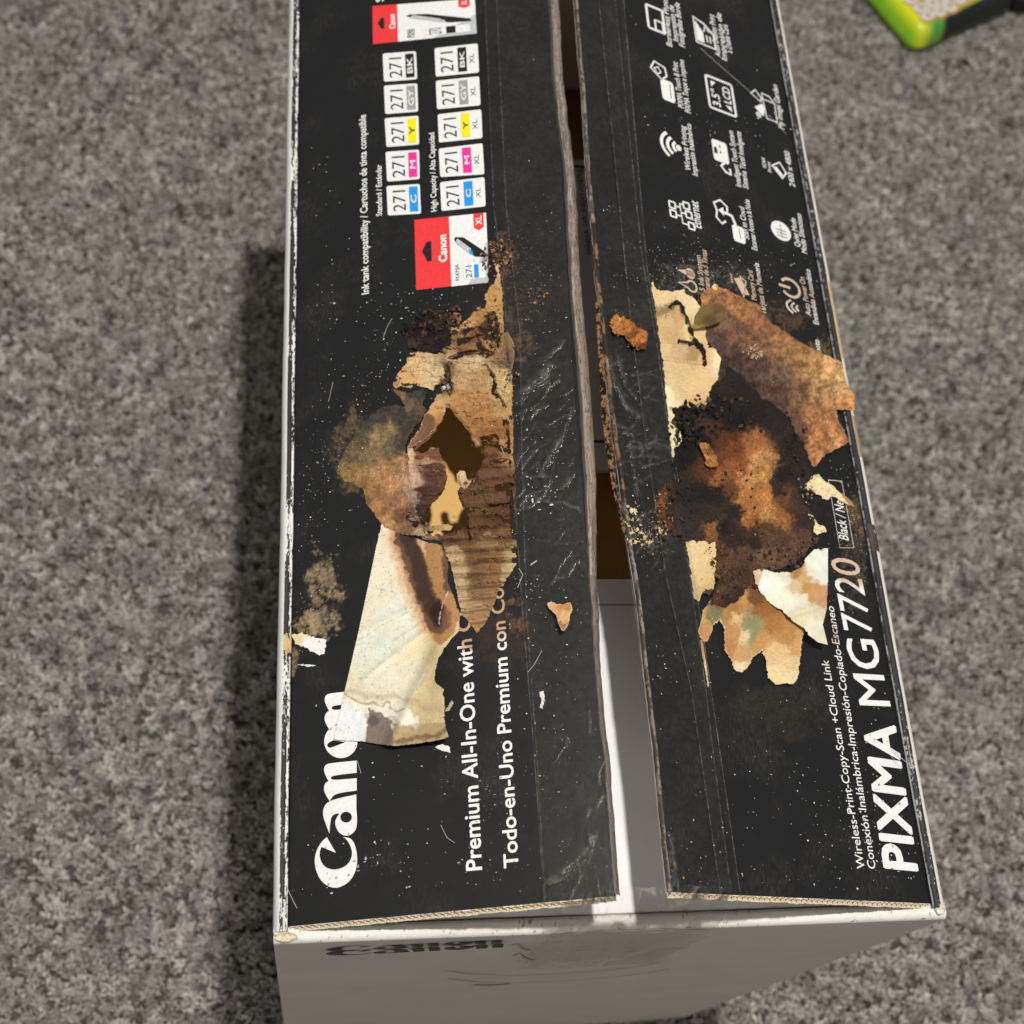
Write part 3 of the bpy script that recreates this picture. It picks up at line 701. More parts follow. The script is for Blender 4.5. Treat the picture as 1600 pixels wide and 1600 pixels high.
for big, labs in ((False, lab1), (True, lab2)):
    for kx, c in labs.items():
        fn = quad_fn('L', c); pb = PB()
        pb.poly(rrect(fn, 0, 1, 0, 1, .045 if big else .06, 1.4 if big else 1.1), WL, .00012)
        b0, b1 = (.525, .73) if big else (.67, .93)
        pb.poly([fn(b0, .08), fn(b1, .08), fn(b1, .92), fn(b0, .92)], bars[kx], .00022)
        tcol = I_DGR if kx == 'Y' else WL
        wdt = .14 * len(kx)
        tq(pb, fn, kx, b1 - .05, b0 + .05, .5 - wdt, .5 + wdt, tcol, .00032, .02)
        tq(pb, fn, '271', .42 if big else .56, .13 if big else .18, .12, .82, I_DGR, .00022)
        if big: tq(pb, fn, 'XL', .90, .79, .33, .66, I_DGR, .00022)
        pb.build('ink_label', LF)
# ---- cartridge packs
def pack(c, red, num, numbar, cartcol, tb_):
    fn = quad_fn('L', c); pb = PB()
    pb.poly([fn(red, 0), fn(1, 0), fn(1, 1), fn(red, 1)], WL, .00012)
    pb.poly([fn(red + (1 - red) * .45, 0), fn(1, 0), fn(1, .55)], I_SIL, .00015)
    pb.poly([fn(0, 0), fn(red, 0), fn(red, 1), fn(0, 1)], I_RED, .00022)
    hx0, hx1 = red * .20, red * .47
    pb.poly([fn(hx0, .53), fn(hx0 + (hx1 - hx0) * .5, .66), fn(hx1, .67), fn(hx1, .38), fn(hx0 + (hx1 - hx0) * .55, .38)], I_BLK, .0003)
    tq(pb, fn, 'Canon', red * .90, red * .68, .35, .74, WL, .0003, .04)
    tq(pb, fn, 'PIXMA', red + (1 - red) * .22, red + (1 - red) * .12, .07, .30, I_DGR, .0003)
    # badge
    b0 = red + (1 - red) * .66 if red > .3 else .84; b1 = red + (1 - red) * .93 if red > .3 else .95
    pb.poly([fn(b0, 1.0), fn(b0, .80), fn((b0 + b1) / 2, .75), fn(b1, .80), fn(b1, 1.0)], I_RED, .0003)
    tq(pb, fn, 'XL', b1 - .03, b0 + .03, .83, .96, WL, .00038, .03)
    # cartridge drawing
    q = lambda s, t: fn(red + (1 - red) * s, t)
    pb.poly([q(.12, .66), q(.16, .69), q(.38, .67), q(.92, .44), q(.95, .36), q(.66, .38), q(.58, .42), q(.14, .63)], I_BLK, .0003)
    pb.poly([q(.18, .65), q(.22, .66), q(.56, .50), q(.55, .43), q(.50, .44), q(.16, .60)], I_SIL, .00038)
    pb.poly([q(.50, .49), q(.60, .46), q(.62, .40), q(.52, .43)], cartcol, .00042)
    # number box
    pb.poly(rrect(q, .34, .92, .07, .28, .03), WL, .0003)
    tq(pb, q, num, .56, .40, .09, .26, I_DGR, .00038)
    pb.poly([q(.62, .08), q(.74, .08), q(.74, .27), q(.62, .27)], numbar, .00038)
    pb.build('pack_picture', LF)
pack([(582, 10), (742, -2), (745, 52.5), (583, 69.5)], .245, '270', I_BLK, I_SIL, 0)
pack([(647.5, 344), (759.5, 332.5), (764.5, 441.5), (650.5, 453.5)], .485, '271', I_CYA, I_CYA, 0)

# ---- feature icons on right flap; page axes: a along +y, b towards -x
PXM = .00036
def icon_fn(x, y, w_, hh):
    c = px2('R', (x, y)); kx = np.linalg.norm(px2('R', (x + 1, y)) - c); ky = np.linalg.norm(px2('R', (x, y - 1)) - c)
    return lambda a, b_: tuple(c + np.array([-b_ * w_ * kx * .43, a * hh * ky * .43]))
def icon(x, y, w_, hh, draw):
    pb = PB(); fn = icon_fn(x, y, w_, hh); draw(pb, fn); return pb.build('icon', RF)
def st(pb, fn, pts, wd, closed=False, m=None, h=.00014): pb.stroke([fn(*p) for p in pts], wd * PXM, m or WR, h, closed)
def fp(pb, fn, pts, m=None, h=.00014): pb.poly([fn(*p) for p in pts], m or WR, h)
def rr2(x0, x1, y0, y1, r=.12):
    o = []
    for cx, cy, a0 in ((x1 - r, y1 - r, 0), (x0 + r, y1 - r, 90), (x0 + r, y0 + r, 180), (x1 - r, y0 + r, 270)):
        for i in range(4): a = math.radians(a0 + i * 30); o.append((cx + r * math.cos(a), cy + r * math.sin(a)))
    return o
def d_frame(pb, fn):
    st(pb, fn, rr2(-.9, .9, -.85, .85), 4, True); st(pb, fn, rr2(-.85, -.1, -.7, .1, .05), 3, True)
def d_sheet(pb, fn):
    st(pb, fn, [(-.9, -.9), (-.9, .85), (.95, .85), (.7, -.1), (.1, -.9)], 3.4, True)
    fp(pb, fn, [(-.75, .75), (-.75, .1), (.0, .1), (.75, .75)]); st(pb, fn, [(-.6, -.2), (-.1, -.2)], 2.5); st(pb, fn, [(-.6, -.5), (-.1, -.5)], 2.5); st(pb, fn, [(.1, .0), (.5, -.1), (.2, -.5)], 2.2)
def d_photo(pb, fn):
    fp(pb, fn, rr2(-1, .15, -.9, .25, .2)); st(pb, fn, [(.1, .1), (.55, 1.0), (1.0, .6), (.85, -.3), (.4, -.4)], 3.2, True); st(pb, fn, [(.35, .4), (.6, .7), (.75, .3), (.5, .1)], 2.4, True)
    st(pb, fn, [(-.8, -.55), (.0, -.55)], 1.0, m=I_BLK, h=.0003)
def d_lcd(pb, fn):
    st(pb, fn, rr2(-.93, .93, -.9, .9), 3.8, True)
    text_map(pb, '3.5"', lambda x, y: fn(-.72 + x * .95, .12 + y * .52), WR, .00014, .02); text_map(pb, 'LCD', lambda x, y: fn(-.3 + x * .95, -.68 + y * .5), WR, .00014, .02)
    fp(pb, fn, [(-.75, -.65), (-.45, -.25), (-.45, -.65)]); fp(pb, fn, [(.7, .6), (.35, .6), (.7, .25)])
def d_garden(pb, fn):
    st(pb, fn, [(-.95, -.9), (-.95, -.1), (.5, .0), (.5, -.95)], 2.6, True); fp(pb, fn, [(-.9, .15), (-.4, .8), (.1, .1), (-.2, -.05)]); st(pb, fn, [(.2, .2), (.6, .9), (1.0, .5), (.5, .1)], 2.8, True)
    st(pb, fn, [(.5, -.9), (.9, -.6), (.95, .0), (.5, .0)], 2.4)
    for q in range(5): fp(pb, fn, [(-.9 + .12 * math.cos(a) + .1 * math.cos(q * 1.26), .55 + .12 * math.sin(a) + .1 * math.sin(q * 1.26)) for a in np.linspace(0, 6.283, 9)[:-1]])
def d_wifi(pb, fn):
    for rad, wd in ((1.6, 5), (1.1, 5), (.62, 5)): st(pb, fn, [(rad * math.sin(a) * .72, -.95 + rad * 1.15 * math.cos(a)) for a in np.linspace(-.85, .85, 15)], wd)
    fp(pb, fn, [(.22 * math.cos(a), -.75 + .26 * math.sin(a)) for a in np.linspace(0, 6.283, 13)[:-1]])
def d_touch(pb, fn):
    fp(pb, fn, rr2(-.35, 1, -.8, .75, .2)); st(pb, fn, [(-.3, -.3), (-.6, .1), (-.9, -.3), (-.95, -.8), (-.6, -.75)], 4); fp(pb, fn, rr2(.1, .5, .3, .62, .05), I_BLK, .0003); fp(pb, fn, rr2(.2, .35, -.1, .05, .05), I_BLK, .0003); fp(pb, fn, rr2(.55, .7, -.1, .05, .05), I_BLK, .0003)
def d_scan(pb, fn):
    st(pb, fn, [(-.9, -.3), (.2, .75), (.9, -.3), (-.1, -.95)], 3.4, True); fp(pb, fn, [(-.8, -.2), (.1, .6), (.25, .2), (-.5, -.5)])
    text_map(pb, 'SCAN', lambda x, y: fn(-.4 + x * 1.1, 1.55 + y * .42), WR, .00014, .02); text_map(pb, 'Print', lambda x, y: fn(-.7 + x * 1.2, .95 + y * .4), WR, .00014, .01)
def d_net(pb, fn):
    for cx, cy in ((.45, .75), (-.2, .75), (.75, -.35), (.1, -.45), (-.7, -.55)): st(pb, fn, rr2(cx - .24, cx + .24, cy - .22, cy + .22, .05), 2.6, True)
    st(pb, fn, [(.45, .5), (.45, .15), (-.7, .1), (-.7, -.3)], 2.4); st(pb, fn, [(-.2, .5), (-.2, .15)], 2.4); st(pb, fn, [(.75, -.1), (.75, .15), (.45, .15)], 2.4); st(pb, fn, [(.1, -.2), (.1, .15)], 2.4)
def d_cloud(pb, fn):
    fp(pb, fn, rr2(-1, -.15, -.95, -.1, .15)); st(pb, fn, [(-.1, .3), (-.3, .6), (-.05, .95), (.35, .85), (.7, 1.0), (.95, .5), (.7, .05), (.4, .1)], 3.2)
    st(pb, fn, [(-.15, -.4), (.3, -.2), (.35, .4)], 4.5); fp(pb, fn, [(.15, .35), (.6, .35), (.38, .75)]); st(pb, fn, [(-.8, -.6), (-.3, -.6)], 1.0, m=I_BLK, h=.0003)
def d_quiet(pb, fn):
    fp(pb, fn, arc(0, 0, .95, .95, 30)); st(pb, fn, [(-.7, 0), (.6, 0)], 1.0, m=I_BLK, h=.0003)
    for a in (-.55, -.25, .05): st(pb, fn, [(a, -.5), (a, .5)], .9, m=I_BLK, h=.0003)
def d_drops(pb, fn):
    def drop(cx, s_): return [(cx, .95)] + [(cx + s_ * math.sin(a), -.35 + s_ * 1.1 * math.cos(a)) for a in np.linspace(.55, 5.73, 18)]
    st(pb, fn, drop(-.5, .42), 2.6, True); fp(pb, fn, drop(.5, .42))
    for q in range(4): st(pb, fn, [(.3 + q * .12, -.7), (.3 + q * .12, .1)], .8, m=I_BLK, h=.0003)
def d_card(pb, fn):
    fp(pb, fn, [(-.7, .1), (.55, .8), (.8, -.0), (-.6, -.75)]); st(pb, fn, [(-.95, .0), (.6, -.0 - .55), (.95, .1)], 2.2)
    for q in range(4): st(pb, fn, [(.1 + q * .22, .95), (.2 + q * .22, 1.15)], 2)
def d_power(pb, fn):
    st(pb, fn, [(.45 + .5 * math.sin(a), -.1 + .85 * math.cos(a)) for a in np.linspace(.6, 5.68, 22)], 4.2); st(pb, fn, [(.45, -.1), (.45, .95)], 4.2)
    for rad in (.95, .66, .38): st(pb, fn, [(-.62 + rad * math.sin(a) * .5, -.95 + rad * 1.55 * math.cos(a)) for a in np.linspace(-.85, .85, 10)], 3)
icon(1024, 30, 30, 44, d_frame); icon(1100, 52, 34, 46, d_sheet); icon(1036, 128, 36, 62, d_photo); icon(1126, 150, 46, 58, d_lcd)
icon(1193, 165, 40, 44, d_garden); icon(1048, 227, 34, 46, d_wifi); icon(1126, 245, 32, 54, d_touch); icon(1216, 265, 26, 30, d_scan)
icon(1067, 335, 44, 46, d_net); icon(1140, 345, 46, 66, d_cloud); icon(1220, 361, 34, 34, d_quiet); icon(1074, 436, 34, 44, d_drops)
icon(1159, 448, 30, 38, d_card); icon(1235, 462, 36, 60, d_power)
caps = [('Borderless Photo', (1050, 74), (1042, -2)), ('Impresión de', (1060, 66), (1052, 10)), ('Fotografías Borde', (1070, 75), (1061, 6)),
        ('Auto Duplex Print', (1126, 90), (1115, 24)), ('Impresión de', (1136, 96), (1126, 22)), ('a Doble Cara', (1144, 84), (1136, 40)),
        ('PIXMA Touch & Print', (1068, 170), (1058, 98)), ('PIXMA Toque e Imprime', (1079, 178), (1068, 95)),
        ('Wireless Printing', (1079, 268), (1070, 198)), ('Impresión Inalámbrica', (1090, 276), (1079, 195)),
        ('My Image Garden', (1225, 203), (1214, 134)), ('Intelligent Touch System', (1158, 293), (1145, 206)), ('Sistema Táctil Inteligente', (1169, 296), (1157, 207)),
        ('2400 x 4800', (1242, 293), (1233, 238)), ('Ethernet', (1096, 358), (1090, 316)), ('Scan to Cloud', (1170, 375), (1162, 325)), ('Escanear Acceso a la Nube', (1183, 392), (1170, 313)),
        ('Quiet Mode', (1250, 387), (1242, 342)), ('Modo Silencioso', (1261, 397), (1251, 335)),
        ('5 Ink System', (1101, 456), (1094, 400)), ('Sistema de 5 Tintas', (1110, 462), (1103, 392)), ('Memory Card', (1182, 470), (1175, 424)), ('Tarjeta de Memoria', (1197, 492), (1185, 412)),
        ('Auto Power On', (1267, 494), (1256, 434)), ('Encendido Automático', (1279, 508), (1265, 422)), ('Photo', (1283, 556), (1279, 532))]
for s_, p0, p1 in caps:
    line_obj('R', s_, p0, p1, 12 if s_ == 'Ethernet' else 7.5, WR, bold=.012)

# front wall lettering (foreshortened brand word and small marks)
def front_logo():
    pb = PB()
    xs = {'C': (508, 560), 'a': (573, 600), 'n': (606, 640), 'o': (650, 684), 'n2': (692, 726), }
    a = on_y(508, 1493, -.0012); c = on_y(786, 1478, -.0012); tp = on_y(508, 1485, -.0012)
    x0, x1 = a[0], c[0]
    V = []; F = []
    seq = ['C', 'a', 'n', 'n2', 'o', 'n2']
    tmp = PB()
    order = [('C', 1388), ('a', 1388), ('n', 1388), ('o', 1388), ('n2', 1388)]
    for kx in ('C', 'a', 'n', 'o', 'n2'):
        o_, h_ = LOGO[kx]
        # page coordinates of the logo: along = 1388 - y, up = 557.5 - x
        al = lambda x, y: (x0 + (1388 - y) / (1388 - 1079) * (x1 - x0), (557.5 - x) / 64. * (tp[2] - a[2]))
        cdt(tmp, al, o_, h_, M_INKK, 0)
    zt = a[2]
    V = [(x, -.0008 - .0012 * math.sin((x - BX0) / (BX1 - BX0) * math.pi) * .35 - .0006, zt + z + (x - x0) / (x1 - x0) * (c[2] - a[2])) for x, z, _ in tmp.V]
    return new_mesh('logo_lettering', V, tmp.F, M_INKK, box)
front_logo()

# ------------------------------------------------------------------ burn layers
def layer(name, side, poly, height, color, material, step=1.0, edge=3.0, es=7, holes=(), seed=0, pad=4, edgecol=None, edgew=2.0, smooth=False, maskfn=None, colgrain=0.0, gsc=3):
    P = np.array(poly, float); x0, y0 = P.min(0) - pad; x1, y1 = P.max(0) + pad
    X, Y = np.meshgrid(np.arange(x0, x1, step), np.arange(y0, y1, step))
    sd0 = sdist(X, Y, poly); nz = fbm(X, Y, es, seed + 100, 5, .62) * edge
    sd = sd0 + nz
    msk = sd > 0
    hd = np.full(X.shape, 99.)
    for hp in holes:
        q = -sdist(X, Y, hp) + fbm(X, Y, 5, seed + 200, 4, .6) * 2.0; hd = np.minimum(hd, q)
    msk &= hd > 0
    if maskfn is not None: msk &= maskfn(X, Y)
    h = height(X, Y, sd, hd) if callable(height) else np.full(X.shape, height)
    C = color(X, Y, sd) if callable(color) else seedcol(X, Y, color, seed=seed)
    if material in (M_CHAR, M_PAPER) and colgrain: C = C * np.where(fbm(X, Y, 2.4, seed + 60, 3, .7) > .30, .62, 1)[..., None] * np.where(fbm(X, Y, 3.0, seed + 61, 3, .7) > .42, 1.35, 1)[..., None]
    if colgrain and material in (M_CHAR, M_PAPER): C = C * (1 + colgrain * 1.0 * np.clip(fbm(X, Y, 10, seed + 66, 5, .75) * 3.0, -.95, 1.0))[..., None]
    if colgrain: C = C * (1 + colgrain * fbm(X, Y, gsc, seed + 55, 4, .7))[..., None]
    if edgecol is not None:
        e_ = (np.clip(1 - np.minimum(sd, hd) / edgew, 0, 1) * (fbm(X, Y, 9, seed + 77) > -.25))[..., None]; C = C * (1 - e_) + lin(edgecol) * e_
    lm = C.mean(-1, keepdims=True); C = C * (.80 + .20 * np.clip(lm / .6, 0, 1))
    Pl = on_flap(side, X, Y, h)
    idx = -np.ones(X.shape, np.int64)
    q = msk[:-1, :-1] & msk[1:, :-1] & msk[:-1, 1:] & msk[1:, 1:]
    used = np.zeros(X.shape, bool)
    used[:-1, :-1] |= q; used[1:, :-1] |= q; used[:-1, 1:] |= q; used[1:, 1:] |= q
    idx[used] = np.arange(used.sum())
    F = np.stack([idx[1:, :-1][q], idx[1:, 1:][q], idx[:-1, 1:][q], idx[:-1, :-1][q]], -1)
    return new_mesh(name, Pl[used], F, material, flap[side], np.clip(C[used], 0.003, .9), smooth)

def carve(X, Y, h, lines, width, depth, seed=0):
    for ln in lines:
        d = ldist(X, Y, ln) + fbm(X, Y, 5, seed + 5) * 1.6
        h = h - depth * np.clip(1.15 - d / width, 0, 1) ** .5 * (d < width * 1.15)
    return h

# --- left: exposed corrugated board round the hole
def hL(X, Y, sd, hd):
    rid = .00080 * np.sin((Y + .07 * (X - 700) + 4 * fbm(X, Y, 40, 2)) / 18.5 * 6.283)
    amp = np.where(Y > 840, 1.15, np.where(Y > 700, .5, .22))
    h = .0006 + rid * amp + fbm(X, Y, 26, 5) * .0010 + fbm(X, Y, 6, 8, 4, .7) * .00035
    h = carve(X, Y, h, CRACK_L, 4.0, .0022, 3)
    # rows of steps: torn plies
    h = h + .0007 * (fbm(X * .5, Y, 16, 15, 5, .65) > .08) - .0006 * (fbm(X * .5, Y, 11, 16, 5, .65) > .14)
    h = h - .0008 * np.clip(1 - hd / 5, 0, 1)
    # edges of the torn liner sit on the print
    return np.where((Y > 880) & (X > 700), np.maximum(h, .0005), h)
seedsL = [(775, 470, '#c79b60'), (780, 500, '#cca268'), (748, 495, '#bd9258'), (730, 508, '#cfa873'), (765, 510, '#5b4130'), (740, 525, '#8a643f'), (725, 540, '#8d6544'), (740, 545, '#a27650'), (770, 535, '#b3895a'), (715, 562, '#d8b88a'), (740, 565, '#e6caa0'),
          (745, 585, '#c9a272'), (720, 600, '#d8b080'), (740, 620, '#cc9a62'), (715, 618, '#cf9c62'), (760, 650, '#c08c54'), (740, 660, '#bd8a54'), (775, 665, '#b27f4c'), (785, 590, '#e2c88f'), (788, 610, '#dcbf86'), (793, 570, '#96765a'), (790, 640, '#cfa870'), (770, 680, '#a87446'), (795, 700, '#c59a68'), (770, 705, '#8a5f42'),
          (765, 740, '#7e5a42'), (745, 760, '#7d5940'), (785, 760, '#805a44'), (760, 790, '#80603f'), (770, 815, '#6e4c38'), (740, 825, '#7a553c'), (785, 835, '#8f6848'), (730, 845, '#8a6848'), (700, 840, '#7a5a40'), (760, 848, '#a98560'), (750, 870, '#8f6a4a'), (770, 880, '#a07650'), (750, 900, '#93704e'), (765, 905, '#a67e58'), (745, 925, '#a8835c'),
          (735, 950, '#c9a478'), (748, 970, '#c39868'), (745, 985, '#cc9a5e'), (806, 870, '#d3b680'), (800, 895, '#d6ba86'), (715, 900, '#dcc092'), (722, 940, '#dcbf92'), (708, 870, '#d8b888'),
          (660, 570, '#e0c093'), (640, 595, '#ddb27a'), (675, 590, '#ddc59a'), (690, 580, '#d6bf92'), (650, 560, '#e2bd86'), (670, 615, '#d9bd8c'), (685, 625, '#c9a676'), (697, 575, '#80603e'), (700, 600, '#7a5a3c'), (618, 600, '#c9a070'), (685, 645, '#bd8a54'), (665, 660, '#86603e'), (650, 690, '#90644a'), (645, 680, '#6f4d38'),
          (660, 715, '#7a5238'), (680, 725, '#6e4a38'), (655, 745, '#5f4030'), (685, 750, '#6a4838'), (660, 770, '#4f362c'), (680, 775, '#5f4434'), (650, 800, '#4a3834'), (660, 822, '#4a3a34'), (640, 740, '#c9a080'), (644, 780, '#9a8478'), (665, 835, '#9a8260')]
def crackmask(lines, wd, sd_):
    def f(X, Y):
        m_ = np.ones(X.shape, bool)
        Xw = X + fbm(X, Y, 9, sd_ + 3, 4, .7) * 6; Yw = Y + fbm(X, Y, 9, sd_ + 4, 4, .7) * 6
        for ln in lines: m_ &= ldist(Xw, Yw, ln) + fbm(X, Y, 3, sd_) * 1.6 + 4.2 * fbm(X, Y, 11, sd_ + 1, 2) > wd
        return m_
    return f
layer('exposed_board', 'L', TORN_L, hL, lambda X, Y, sd: seedcol(X, Y, seedsL, 6, 3, 1) * np.where((X > 702) & (Y > 545), .84, .95)[..., None] * (1 - .50 * np.clip(-np.sin((Y + .07 * (X - 700) + 4 * fbm(X, Y, 40, 2)) / 18.5 * 6.283), 0, 1) ** 2 * np.where(Y > 835, 1, np.where(Y > 700, .7, .15)) + .16 * fbm(X * .22, Y, 1.8, 171, 3) - .10 * (fbm(X * .1, Y, 3.4, 172, 3) > .3))[..., None], M_CARD, .8, 3.5, 8, [HOLE_L], 1, colgrain=.20, maskfn=crackmask(CRACK_L, 1.35, 88))  # flute valleys darkened in the colour: burnt glue lines plus painted shade
# upper strip of bare kraft beside the tape
layer('exposed_board', 'L', [(770, 418), (780, 410), (783, 440), (786, 470), (784, 480), (760, 478), (757, 462), (764, 450), (770, 440)], .0006, [(775, 420, '#d9b48a'), (775, 440, '#caa06c'), (770, 465, '#c69a60')], M_CARD, .9, 4, 6, [], 3, colgrain=.2)
# islands of the bare paper with dark scabs over the strip
layer('charred_patch', 'L', [(764, 405), (772, 408), (778, 430), (772, 445), (764, 448), (760, 430)], .0009, [(768, 430, '#1e1916'), (770, 440, '#2e2119')], M_CHAR, .9, 4, 6, [], 5)
# stiff rim under the torn flap at the tape (dark crinkled ply on the right)
layer('charred_patch', 'L', [(765, 480), (776, 486), (778, 512), (776, 540), (768, 545), (760, 525), (764, 505)], lambda X, Y, sd, hd: .0012 + fbm(X, Y, 5, 9) * .0012, [(768, 500, '#8a6840'), (772, 520, '#231810'), (766, 535, '#9c764a'), (775, 505, '#2a1c14')], M_CHAR, .9, 4, 5, [], 7)
layer('blistered_film', 'L', [(785, 520), (795, 518), (803, 535), (804, 560), (800, 578), (792, 575), (788, 550)], lambda X, Y, sd, hd: .0012 + .0012 * np.clip(sd / 8, 0, 1), [(795, 530, '#8a7048'), (798, 555, '#7a5c44'), (792, 565, '#6a5248')], M_PAPER, .9, 1.5, 6, [], 8, edgecol='#b8a488')
# ragged rim flap on hole's upper left
layer('curled_ply', 'L', [(664, 648), (676, 628), (690, 622), (698, 640), (690, 656), (682, 668), (668, 684), (652, 694), (636, 702), (640, 690), (654, 672)], lambda X, Y, sd, hd: .0012 + .0018 * np.clip((700 - X) / 60, 0, 1) * np.clip(1.2 - sd / 9, 0, 1) + fbm(X, Y, 7, 4) * .0005, [(680, 640, '#c99c66'), (688, 650, '#b98850'), (670, 655, '#7a5638'), (660, 672, '#866048'), (645, 690, '#8e6650'), (690, 632, '#c9a478')], M_CARD, .8, 3, 5, [], 9, edgecol='#d8b48c')
layer('curled_ply', 'L', [(636, 698), (644, 694), (648, 704), (660, 708), (672, 700), (685, 700), (690, 716), (697, 728), (698, 744), (690, 765), (676, 782), (664, 798), (662, 815), (652, 822), (646, 800), (642, 770), (638, 730)], lambda X, Y, sd, hd: .0008 + .00035 * np.sin(Y / 12 * 6.283) + .0012 * np.clip(1 - (X - 636) / 14, 0, 1) + fbm(X, Y, 6, 3) * .0005, [(640, 715, '#d8b494'), (642, 750, '#c8a78c'), (646, 780, '#a89088'), (655, 712, '#8a5a3a'), (675, 715, '#7e5640'), (685, 730, '#9a7458'), (670, 740, '#64463a'), (680, 760, '#6e4a38'), (665, 775, '#4e382e'), (655, 795, '#443430'), (655, 815, '#3c2e2a'), (670, 726, '#b39078')], M_CARD, .8, 2.6, 5, [], 11, colgrain=.25)
# fallen chips on the hole's lower rim
layer('loose_ply', 'L', [(713, 740), (718, 734), (727, 736), (729, 746), (734, 757), (728, 766), (718, 760), (714, 752)], lambda X, Y, sd, hd: .0012 + fbm(X, Y, 5, 4) * .0006, [(722, 745, '#d8b898'), (718, 750, '#a88868')], M_CARD, .8, 1.5, 4, [], 12)
layer('loose_ply', 'L', [(652, 820), (672, 822), (700, 818), (708, 822), (706, 829), (680, 830), (656, 831)], lambda X, Y, sd, hd: .0005 + fbm(X, Y, 5, 6) * .0006, [(665, 826, '#8a7050'), (690, 823, '#b09060'), (700, 826, '#c9a468')], M_CARD, .8, 2, 5, [], 13)
# scorched printed paper lifting on the left
SC = [(612, 606), (626, 610), (642, 614), (660, 606), (668, 612), (660, 632), (668, 640), (660, 655), (646, 672), (636, 690), (634, 706), (640, 716), (642, 744), (648, 775), (650, 800), (660, 822), (664, 838), (640, 838), (618, 832), (598, 824), (586, 806), (572, 786), (565, 764), (552, 756), (538, 752), (526, 738), (530, 722), (544, 694), (560, 668), (580, 648), (600, 634), (620, 632), (634, 636), (622, 620)]
def hSC(X, Y, sd, hd):
    return .0004 + .0011 * np.clip(1 - sd / 10, 0, 1) * (X > 625) + .0006 * np.clip(fbm(X, Y, 30, 41) + .3, 0, 1) + fbm(X, Y, 6, 42) * .00018 - .0004 * np.clip(1 - sd / 5, 0, 1) * (X < 600)
sSC = [(590, 690, '#a08558'), (600, 672, '#8a7550'), (575, 660, '#4a453a'), (600, 650, '#46403a'), (625, 650, '#3e3832'), (560, 690, '#5a4f3c'), (545, 715, '#6e5c42'), (540, 738, '#8d7148'), (560, 735, '#9c7a4c'), (580, 715, '#7c6a4a'), (610, 700, '#6f6048'), (625, 690, '#52463a'), (595, 735, '#b0855a'), (620, 730, '#b08458'), (610, 760, '#b68656'), (580, 765, '#9c7248'), (600, 790, '#a4744e'), (625, 780, '#a87a58'), (625, 805, '#85573e'), (605, 815, '#ae8254'), (640, 820, '#8a6a4c'), (650, 835, '#a89070'), (640, 625, '#6b5a46'), (620, 612, '#8a6a4c'), (650, 612, '#3c4038'), (645, 650, '#4a3e34'), (655, 640, '#6a5444'), (630, 740, '#b8906a'), (640, 760, '#c0a084'), (560, 700, '#746246')]
layer('scorched_paper', 'L', SC, hSC, sSC, M_PAPER, .9, 3, 9, [HOLE_L], 14, colgrain=.3)
# dark crumbly char above
layer('charred_patch', 'L', [(632, 522), (650, 500), (668, 486), (692, 484), (706, 496), (706, 520), (704, 546), (690, 550), (660, 550), (640, 546), (634, 536)], lambda X, Y, sd, hd: .0008 + np.clip(sd / 14, 0, 1) * .0012 + fbm(X, Y, 6, 50, 5, .7) * .0020, [(650, 520, '#241a18'), (680, 500, '#332620'), (690, 530, '#2c211e'), (660, 540, '#3a2c2a'), (700, 500, '#54402c'), (645, 530, '#4a3a38'), (670, 515, '#181210')], M_CHAR, .8, 6, 7, [], 15, colgrain=.4)
layer('charred_patch', 'L', [(700, 492), (712, 488), (722, 492), (720, 504), (708, 512), (702, 505)], lambda X, Y, sd, hd: .0010 + fbm(X, Y, 5, 51) * .0015, [(712, 496, '#a88058'), (706, 505, '#2c2018'), (718, 495, '#c09060')], M_CHAR, .8, 4, 5, [], 16)

# --- the long peeled paper tongue
TAB = [(596, 812), (610, 822), (628, 834), (656, 842), (676, 848), (702, 852), (701, 880), (700, 908), (709, 930), (719, 958), (718, 986), (705, 1000), (695, 1013), (686, 1030), (681, 1048), (679, 1062), (684, 1069), (694, 1076), (695, 1100), (696, 1131), (702, 1153), (680, 1158), (654, 1162), (618, 1166), (590, 1163), (568, 1159), (520, 1156), (530, 1116), (537, 1084), (560, 985), (580, 890)]
def hTAB(X, Y, sd, hd):
    t = np.clip((Y - 900) / 260, 0, 1)
    base = .0006 + .0040 * t ** 2 * np.clip((X - 540) / 150, 0.12, 1)
    # fold ridge running from (690,1000) to (618,1150)
    d = ((X - 688) * (1150 - 1005) - (Y - 1005) * (616 - 688)) / math.hypot(145, 72)
    base = base + .0026 * np.exp(-(d / 9) ** 2) * np.clip((Y - 985) / 60, 0, 1)
    base = base + np.where(d > 0, .0012, 0) * np.clip((Y - 1000) / 50, 0, 1) * np.clip(d / 12, 0, 1)
    base = base + .0012 * np.exp(-(((X - 690) / 16) ** 2 + ((Y - 955) / 26) ** 2)) + fbm(X, Y, 70, 60) * .0006 + fbm(X, Y, 18, 61, 3) * .00022
    # shallow creases across the sheet
    for (a, b_, c, d2, s_) in ((560, 990, 660, 940, .0005), (570, 1060, 665, 985, .0007), (560, 900, 640, 930, .0003)):
        e_ = ldist(X, Y, [(a, b_), (c, d2)]); base = base + s_ * np.exp(-(e_ / 5) ** 2)
    # bulge along the right edge where shadow falls
    base = base + .0030 * np.exp(-(((X - 690) / 22) ** 2 + ((Y - 1045) / 34) ** 2))
    return base
